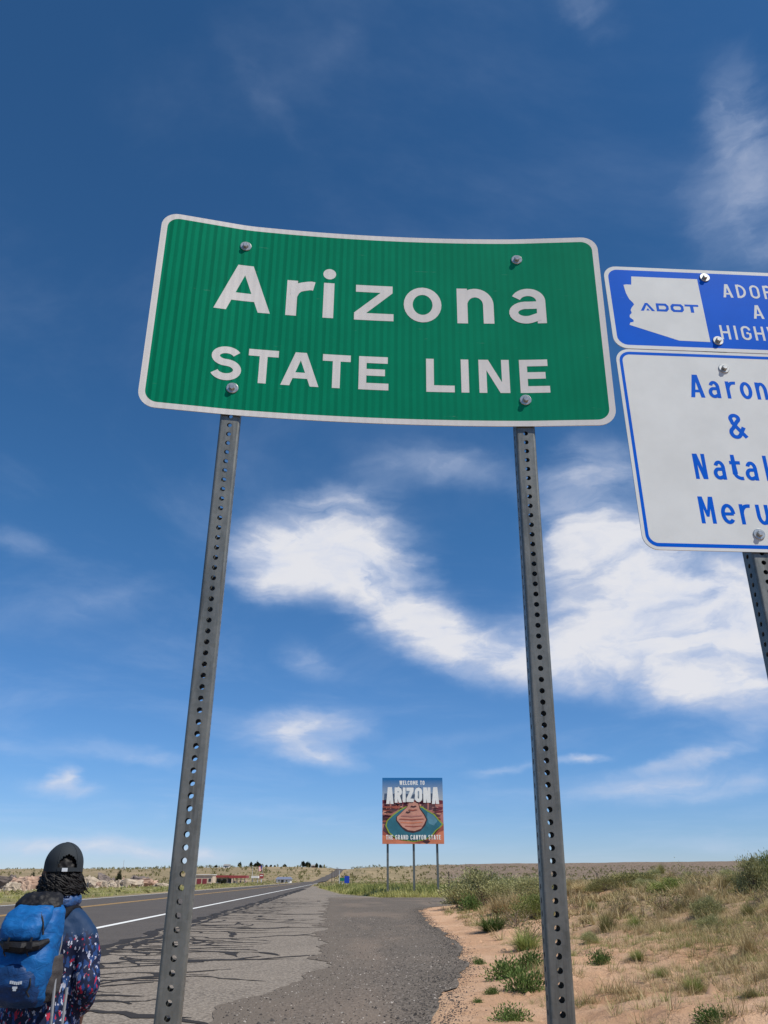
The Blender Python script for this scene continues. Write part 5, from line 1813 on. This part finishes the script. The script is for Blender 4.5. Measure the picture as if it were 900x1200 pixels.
def blend(o, voxel, it, disp=None):
    md = o.modifiers.new('remesh', 'REMESH')
    md.mode = 'VOXEL'
    md.voxel_size = voxel
    md.use_smooth_shade = True
    sm = o.modifiers.new('smooth', 'SMOOTH')
    sm.factor = .6
    sm.iterations = it
    if disp:
        tx = bpy.data.textures.new(o.name + '_folds', 'CLOUDS')
        tx.noise_scale = disp[1]
        tx.noise_depth = 3
        d = o.modifiers.new('folds', 'DISPLACE')
        d.texture = tx
        d.strength = disp[0]
        d.mid_level = .5
        d.texture_coords = 'GLOBAL'
    return o
person = root('person', (PX, PY, PG), 'person in a black cap and patterned navy jacket seen from behind at the lower left', 'person')
def P_(x, y, z): return (PX + x, PY + y, z)
SHR, ELR, WRR = P_(.160, -.015, .868), P_(.222, -.055, .665), P_(.168, .045, .560)
SHL, ELL, WRL = P_(-.165, -.015, .868), P_(-.24, -.05, .665), P_(-.18, .10, .60)
b = MB()
HC = P_(.012, .02, 1.150)                      # head centre
loft(b, [(P_(0, 0, .36), .155, .115, 0), (P_(0, 0, .46), .165, .115, 0), (P_(0, .01, .62), .135, .095, 0), (P_(0, 0, .78), .165, .105, 0), (P_(0, -.01, .88), .17, .095, 0), (P_(0, -.01, .94), .10, .07, 0), (P_(0, 0, 1.0), .055, .055, 0), (P_(0, .01, 1.08), .052, .055, 0)])
b.ball(HC, (.074, .092, .105), 20, 14)
b.ball((HC[0] - .030, HC[1] + .055, HC[2] - .055), (.045, .045, .05), 12, 8)       # jaw
hd = Vector((-.50, .866, 0))                      # where the face points
nose = Vector(HC) + hd * .098 + Vector((0, 0, -.012))
b.ball(nose, (.013, .018, .02), 8, 6)
b.ball(Vector(HC) + hd * .086 + Vector((0, 0, -.052)), (.02, .012, .011), 8, 6)    # lips
hx = Vector((hd.y, -hd.x, 0))
for s in (-1, 1):
    b.ball(Vector(HC) + hx * s * .078 + Vector((0, 0, -.01)), (.012, .02, .028), 8, 6)
    hip = P_(s * .085, 0, .40)
    knee, ank = P_(s * .10, .05 * s, -.0), P_(s * .105, -.02 + .04 * s, PG + .09)
    b.tube([hip, knee, ank], [.085, .056, .036], 12)
    b.tube([ank, P_(s * .115, .12, PG + .045), P_(s * .12, .19, PG + .035)], [.042, .04, .03], 10)
for sh, el_, wr in ((SHR, ELR, WRR), (SHL, ELL, WRL)):
    b.tube([sh, el_, wr], [.05, .040, .028], 12)
    d = (Vector(wr) - Vector(el_)).normalized()
    d = (d + Vector((0, 0, -.75))).normalized()
    sd_ = 1 if wr is WRR else -1
    acr = Vector((0, 1, 0)).cross(d).normalized()
    nrm = Vector((.25 * sd_, 1, .1)).normalized()
    across = d.cross(nrm).normalized()
    palm = Vector(wr) + d * .05
    b.tube([Vector(wr) - d * .02, Vector(wr) + d * .03, Vector(wr) + d * .085], [.026, .032, .030], 10)
    for k, (off, L) in enumerate(((-.030, .066), (-.010, .076), (.010, .071), (.029, .056))):
        q0 = Vector(wr) + d * .080 + across * off
        q1 = q0 + (d * .92 + nrm * .12 * -sd_ * 0 + Vector((0, .15, 0))) * L * .45
        q2 = q1 + (d * .75 + Vector((0, .55, -.1))).normalized() * L * .33
        q3 = q2 + (d * .45 + Vector((0, .85, -.1))).normalized() * L * .26
        b.tube([q0, q1, q2, q3], [.0095, .009, .0082, .007], 8)
    t0 = Vector(wr) + d * .03 - across * .022 * 1
    b.tube([t0, t0 - across * .03 + d * .03, t0 - across * .034 + d * .062], [.012, .0105, .0085], 8)
blend(b.build('body', M_SKIN, person), .0052, 4)
# eyes and brows on the hidden face
for s in (-1, 1):
    e = MB()
    e.ball(Vector(HC) + hd * .083 + hx * s * .031 + Vector((0, 0, .012)), .011, 10, 8)
    e.build('eye', M_BWHITE, person, True)
    e = MB()
    q = Vector(HC) + hd * .088 + Vector((0, 0, .032))
    e.tube([q + hx * s * .018, q + hx * s * .034 + Vector((0, 0, .004)), q + hx * s * .050 - hd * .008], [.003, .004, .002], 6)
    e.build('eyebrow', M_HAIR, person)
# jacket
j = MB()
loft(j, [(P_(.0, 0, .40), .195, .150, 0), (P_(0, 0, .47), .190, .148, 0), (P_(0, 0, .60), .176, .132, 0), (P_(0, -.005, .74), .182, .130, 0), (P_(0, -.01, .84), .192, .120, 0), (P_(0, -.01, .905), .165, .105, 0), (P_(0, -.005, .955), .115, .085, 0), (P_(0, .0, .985), .082, .078, 0)], 28, 2.3)
for sh, el_, wr in ((SHR, ELR, WRR), (SHL, ELL, WRL)):
    sh, el_, wr = Vector(sh), Vector(el_), Vector(wr)
    out_ = Vector((1 if sh.x > PX else -1, 0, 0))
    j.ball(sh + Vector((0, 0, -.01)), (.062, .074, .062), 16, 10)
    j.tube([sh, sh.lerp(el_, .4) + out_ * .008, el_ + Vector((0, 0, -.012)), el_.lerp(wr, .5) + Vector((0, 0, -.01)), wr - (wr - el_) * .02], [.066, .065, .060, .055, .046], 16)
for sx, sh in ((1, SHR), (-1, SHL)):
    j.tube([P_(sx * .045, -.005, .952), P_(sx * .10, -.012, .925), (sh[0], sh[1], sh[2] - .004), (sh[0] + sx * .004, sh[1], sh[2] - .06)], [.058, .066, .066, .064], 16)
jk = blend(j.build('jacket', M_JACKET, person), .0075, 11, (.022, .10))
# hood gathered round the neck
h = MB()
ring_ = []
for i in range(25):
    a = 2 * math.pi * i / 24
    ring_.append((HC[0] - .012 + .088 * math.cos(a), PY + .012 + .084 * math.sin(a), .995 + .020 * math.sin(a + 2.2) + .012 * math.sin(3 * a)))
h.tube(ring_, [.030 + .007 * math.sin(i * 2.1) for i in range(25)], 12, cap=True)
blend(h.build('collar', mat('blue_collar', rough=.5, build=wrinkle((.018, .075, .22), (.012, .045, .14), 30)), person), .006, 4, (.012, .03))
# trousers and shoes
t = MB()
loft(t, [(P_(0, 0, .33), .15, .12, 0), (P_(0, 0, .44), .172, .13, 0), (P_(0, 0, .50), .165, .122, 0)], 20, 2.2)
for s in (-1, 1):
    hip = P_(s * .085, 0, .38)
    knee, ank = P_(s * .10, .05 * s, -.0), P_(s * .105, -.02 + .04 * s, PG + .07)
    t.tube([hip, knee, ank], [.098, .074, .062], 14)
blend(t.build('trousers', M_TROUSERS, person), .009, 4, (.02, .06))
for s in (-1, 1):
    f = MB()
    y0 = -.02 + .04 * s
    f.ball(P_(s * .108, y0 + .02, PG + .06), (.05, .07, .06), 14, 8)
    f.ball(P_(s * .116, y0 + .13, PG + .045), (.05, .10, .042), 14, 8)
    sho = blend(f.build('shoe', M_SHOE, person), .007, 4)
    g = MB()
    loft(g, [(P_(s * .112, y0 + .08, PG + .0), .052, .15, 0), (P_(s * .112, y0 + .08, PG + .022), .05, .148, 0)], 20, 2.4)
    g.build('sole', M_SOLE, sho)
# hair: a mass under the cap with wavy locks over it
h = MB()
r_h = random.Random(5)
bk = -hd                                           # back of the head
cc = Vector(HC)
h.ball(cc + bk * .008 + Vector((0, 0, -.008)), (.080, .090, .104), 20, 12)
h.ball(cc + bk * .048 + Vector((0, 0, .005)), (.055, .050, .050), 16, 10)
h.ball(cc + bk * .030 + Vector((0.004, 0, -.075)), (.080, .066, .050), 18, 10)
hm = blend(h.build('hair', M_HAIR, person), .006, 4, (.02, .025))
lk = MB()
for k in range(420):
    a = r_h.uniform(-2.0, 2.0)
    d = (bk * math.cos(a) + hx * math.sin(a))
    st_ = cc + bk * .004 + Vector((d.x * .076, d.y * .084, r_h.uniform(-.06, -.012)))
    L = r_h.uniform(.05, .115) * (1.0 if abs(a) < 1.5 else .8)
    ph, am = r_h.uniform(0, 6.28), r_h.uniform(.008, .024)
    wv = r_h.uniform(2.6, 6.0)
    tw = Vector((-d.y, d.x, 0))
    pts = []
    hem = r_h.uniform(1.030, 1.070)
    for i in range(8):
        q = i / 7
        bulge = .011 * math.sin(q * 2.4) + .004
        p = st_ + d * (bulge + am * .6 * math.cos(ph + q * wv * 2)) + tw * am * math.sin(ph + q * wv * 2) + Vector((0, 0, -L * q))
        if i >= 6: p += d * r_h.uniform(-.006, .010) * (i - 5)
        if p.z < hem: p.z = hem + r_h.uniform(0, .006)
        pts.append(p)
    lk.tube(pts, [.003, .0042, .005, .005, .0045, .004, .003, .001], 5)
for k in range(9):                                # flyaway locks on the windward side
    st_ = cc + hx * .088 + bk * r_h.uniform(-.02, .05) + Vector((0, 0, r_h.uniform(-.075, -.02)))
    pts = [st_ + hx * (.045 * q ** 1.3) * r_h.uniform(.6, 1.1) + Vector((0, 0, -.055 * q)) + bk * .006 * math.sin(q * 5 + k) for q in (0, .25, .5, .75, 1)]
    lk.tube(pts, [.004, .004, .0035, .0025, .001], 5)
lk.build('locks', M_HAIR, hm, True)
# cap: a dome with the arched opening and strap at the back
cp = MB()
cz0 = cc + Vector((0, 0, .018)) + bk * .004
n, m_ = 96, 34
def cap_pt(i, j, off=0.0):
    a = 2 * math.pi * i / n
    ph = (math.pi / 2 + .30) * j / m_
    d = bk * math.cos(a) * .103 + hx * math.sin(a) * .090
    z = .096 * math.cos(ph) if ph < math.pi / 2 else -.030 * (ph - math.pi / 2) / .30
    k = math.sin(min(ph, math.pi / 2)) * (1 + .03 * max(0, ph - math.pi / 2))
    up = 1.06 if math.cos(a) > 0 else 1.0
    return cz0 + d * k * (1 + off) + Vector((0, 0, z * up * (1 + off)))
def cap_open(i, j):
    a = 2 * math.pi * (i + .5) / n
    if a > math.pi: a -= 2 * math.pi
    ph = (math.pi / 2 + .30) * (j + .5) / m_
    z = .096 * math.cos(ph) if ph < math.pi / 2 else -.030 * (ph - math.pi / 2) / .30
    return (a / .52) ** 2 + ((z + .018) / .060) ** 2 < 1 and z > -.013
for layer_, off in ((0, 0.0), (1, -.025)):
    k = len(cp.v)
    for jj in range(m_ + 1):
        for i in range(n):
            cp.v.append(tuple(cap_pt(i, jj, off)))
    for jj in range(m_):
        for i in range(n):
            if cap_open(i, jj): continue
            q = (k + jj * n + i, k + (jj + 1) * n + i, k + (jj + 1) * n + (i + 1) % n, k + jj * n + (i + 1) % n)
            cp.f.append(q if layer_ == 0 else q[::-1])
cap = cp.build('cap', M_CAP, person, True)
bt = MB()
bt.ball(cz0 + Vector((0, 0, .098)), (.008, .008, .004), 10, 6)
bt.build('button', M_CAP, cap)
sb = MB()
rim = []
for k in range(15):
    a = -.52 + 1.04 * k / 14
    p = cz0 + (bk * math.cos(a) * .106 + hx * math.sin(a) * .093) + Vector((0, 0, -.021 - .003 * math.cos(a * 2)))
    rim.append(p)
V = []
for p in rim:
    V += [p + Vector((0, 0, .008)), p + Vector((0, 0, -.008))]
sb.add(V, [(2 * i, 2 * i + 1, 2 * i + 3, 2 * i + 2) for i in range(14)])
sb.build('strap', M_CAP, cap)
bu = MB()
bu.box(rim[5] + bk * .003, (.026, .006, .016), math.atan2(hx.y, hx.x))
bu.build('buckle', M_LOGO, cap)
br = MB()
V, F = [], []
for i in range(13):
    a = -1.0 + 2.0 * i / 12
    d = hd * math.cos(a) * .103 + hx * math.sin(a) * .090
    for q in (0, .5, 1):
        V.append(cz0 + d + hd * (.075 * math.cos(a * .9)) * q + Vector((0, 0, -.024 - .012 * q - .018 * (a * a))))
for i in range(12):
    for q in range(2):
        k = i * 3 + q
        F.append((k, k + 1, k + 4, k + 3))
br.add(V, F)
o = br.build('brim', M_CAP, cap)
md = o.modifiers.new('thickness', 'SOLIDIFY')
md.thickness = .004
for k in range(6):                                # seams between the panels of the cap
    sm_ = MB()
    i0 = k * n / 6 + n / 12
    pts = []
    for jj in range(m_ + 1):
        a = 2 * math.pi * i0 / n
        i_lo = int(i0)
        p = cap_pt(i_lo, jj).lerp(cap_pt((i_lo + 1) % n, jj), i0 - i_lo)
        if cap_open(i_lo, min(jj, m_ - 1)): break
        pts.append(p + (p - cz0).normalized() * .0004)
    if len(pts) > 3:
        sm_.tube(pts, .0017, 5)
        sm_.build('seam', M_CAP, cap)

# ------------------------------------------------------------------ backpack
BX, BY = -1.585, 4.165
pk = root('backpack', (BX, BY, .60), 'bright blue hiking backpack with a black top worn on the person\'s back', 'backpack')
def B_(x, y, z): return (BX + x * .84, BY + y, z)
m = MB()
loft(m, [(B_(.00, .02, .60), .088, .070, 0), (B_(-.002, .0, .63), .112, .100, 0), (B_(-.004, -.01, .70), .124, .116, 0), (B_(-.002, -.010, .78), .127, .110, 0), (B_(.004, .004, .84), .126, .092, 0), (B_(.014, .020, .93), .120, .082, 0), (B_(.024, .030, .975), .106, .07, 0), (B_(.032, .040, 1.0), .078, .045, 0)], 28, 2.9)
blend(m.build('main_compartment', M_PACK, pk), .007, 6, (.020, .09))
m = MB()                                           # dark stretch pocket over the lower front
loft(m, [(B_(.0, .01, .596), .084, .070, 0), (B_(-.006, -.010, .625), .108, .102, 0), (B_(-.012, -.020, .69), .116, .118, 0), (B_(-.014, -.020, .745), .112, .112, 0), (B_(-.014, -.012, .775), .104, .100, .0)], 28, 2.9)
blend(m.build('front_pocket', M_PACKD, pk), .007, 5, (.014, .05))
m = MB()                                           # black rolled top
loft(m, [(B_(.006, .030, .972), .104, .070, 0), (B_(.008, .035, 1.0), .108, .070, 0), (B_(.010, .045, 1.03), .092, .056, 0), (B_(.012, .055, 1.048), .06, .032, 0)], 24, 2.4)
blend(m.build('rolled_top', M_BLACKN, pk), .006, 4, (.025, .035))
m = MB()                                           # lid flap falling down the front
loft(m, [(B_(-.010, -.075, .852), .062, .036, 0), (B_(-.012, -.082, .870), .088, .052, 0), (B_(-.010, -.070, .915), .100, .060, 0), (B_(.002, -.045, .962), .100, .058, 0), (B_(.014, -.012, .995), .080, .04, 0)], 24, 2.6)
blend(m.build('lid', M_PACK, pk), .006, 5, (.022, .08))
m = MB()                                           # black tube standing in for the shade in the gap under the lid
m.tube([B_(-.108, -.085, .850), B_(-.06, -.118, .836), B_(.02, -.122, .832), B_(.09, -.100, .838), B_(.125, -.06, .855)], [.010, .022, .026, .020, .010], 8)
m.build('lid_gap_shade', M_BLACKN, pk)
for sx in (-.045, .072):
    m = MB()
    m.tube([B_(sx, -.138, .872), B_(sx - .006, -.146, .845), B_(sx - .016, -.141, .815), B_(sx - .008, -.135, .80)], [.0045, .005, .004, .003], 6)
    q = m.build('buckle_strap', M_BLACKN, pk)
    m = MB()
    m.box(B_(sx - .004, -.150, .842), (.022, .012, .026))
    m.build('buckle', M_BLACKN, q)
m = MB()                                           # side stretch pocket
loft(m, [(B_(.105, .05, .61), .026, .055, 0), (B_(.126, .045, .65), .030, .070, 0), (B_(.132, .045, .73), .028, .072, 0), (B_(.132, .05, .79), .020, .062, 0)], 18, 2.5)
blend(m.build('side_pocket', M_MESHN, pk), .006, 4, (.012, .04))
m = MB()                                           # long zip down the right side, pale piping
m.tube([B_(.075, -.085, .965), B_(.100, -.100, .93), B_(.112, -.106, .88)], .0045, 6)
m.build('zip', M_BLACKN, pk)
m = MB()
m.tube([B_(.118, .055, .985), B_(.140, .06, .91), B_(.146, .06, .83), B_(.140, .055, .775)], .0035, 6)
m.build('piping', M_STRAP, pk)
for sx in (-1, 1):
    m = MB()
    cx_ = PX - BX
    V = []
    path = [B_(cx_ + sx * .085, .11, .93), B_(cx_ + sx * .105, .19, 1.000), B_(cx_ + sx * .125, .25, .985), B_(cx_ + sx * .135, .335, .90), B_(cx_ + sx * .145, .37, .78), B_(cx_ + sx * .165, .33, .66), B_(cx_ + sx * .17, .20, .63)]
    for p in path: V += [(p[0] - .028, p[1], p[2]), (p[0] + .028, p[1], p[2])]
    m.add(V, [(2 * i, 2 * i + 1, 2 * i + 3, 2 * i + 2) for i in range(len(path) - 1)])
    o = m.build('shoulder_strap', M_BLACKN, pk)
    md = o.modifiers.new('sub', 'SUBSURF')
    md.levels = md.render_levels = 2
    md = o.modifiers.new('thickness', 'SOLIDIFY')
    md.thickness = .012
for x0, y0_, z0, x1, y1_, z1 in ((.155, .02, .70, .175, .0, .42), (.200, .08, .66, .205, .05, .40)):
    m = MB()
    m.tube([B_(x0, y0_, z0), B_((x0 + x1) / 2 + .008, (y0_ + y1_) / 2 - .01, (z0 + z1) / 2), B_(x1, y1_, z1)], [.007, .0065, .006], 6)
    m.build('webbing_tail', M_STRAP, pk)
m = MB()                                           # white maker's mark: a short word over a small shield
for k in range(6):
    m.box(B_(-.002 + k * .0105, -.139, .700 + .002 * math.cos(k)), (.0065, .003, .011))
m.box(B_(.024, -.141, .682), (.020, .003, .008)); m.box(B_(.024, -.141, .674), (.013, .003, .008))
m.build('logo', M_LOGO, pk)
m = MB()
m.tube([B_(.085, -.118, .715), B_(.091, -.122, .69), B_(.079, -.124, .665), B_(.093, -.118, .645)], .004, 6)
m.build('cord_loop', M_BLACKN, pk)
#@@NEXT@@
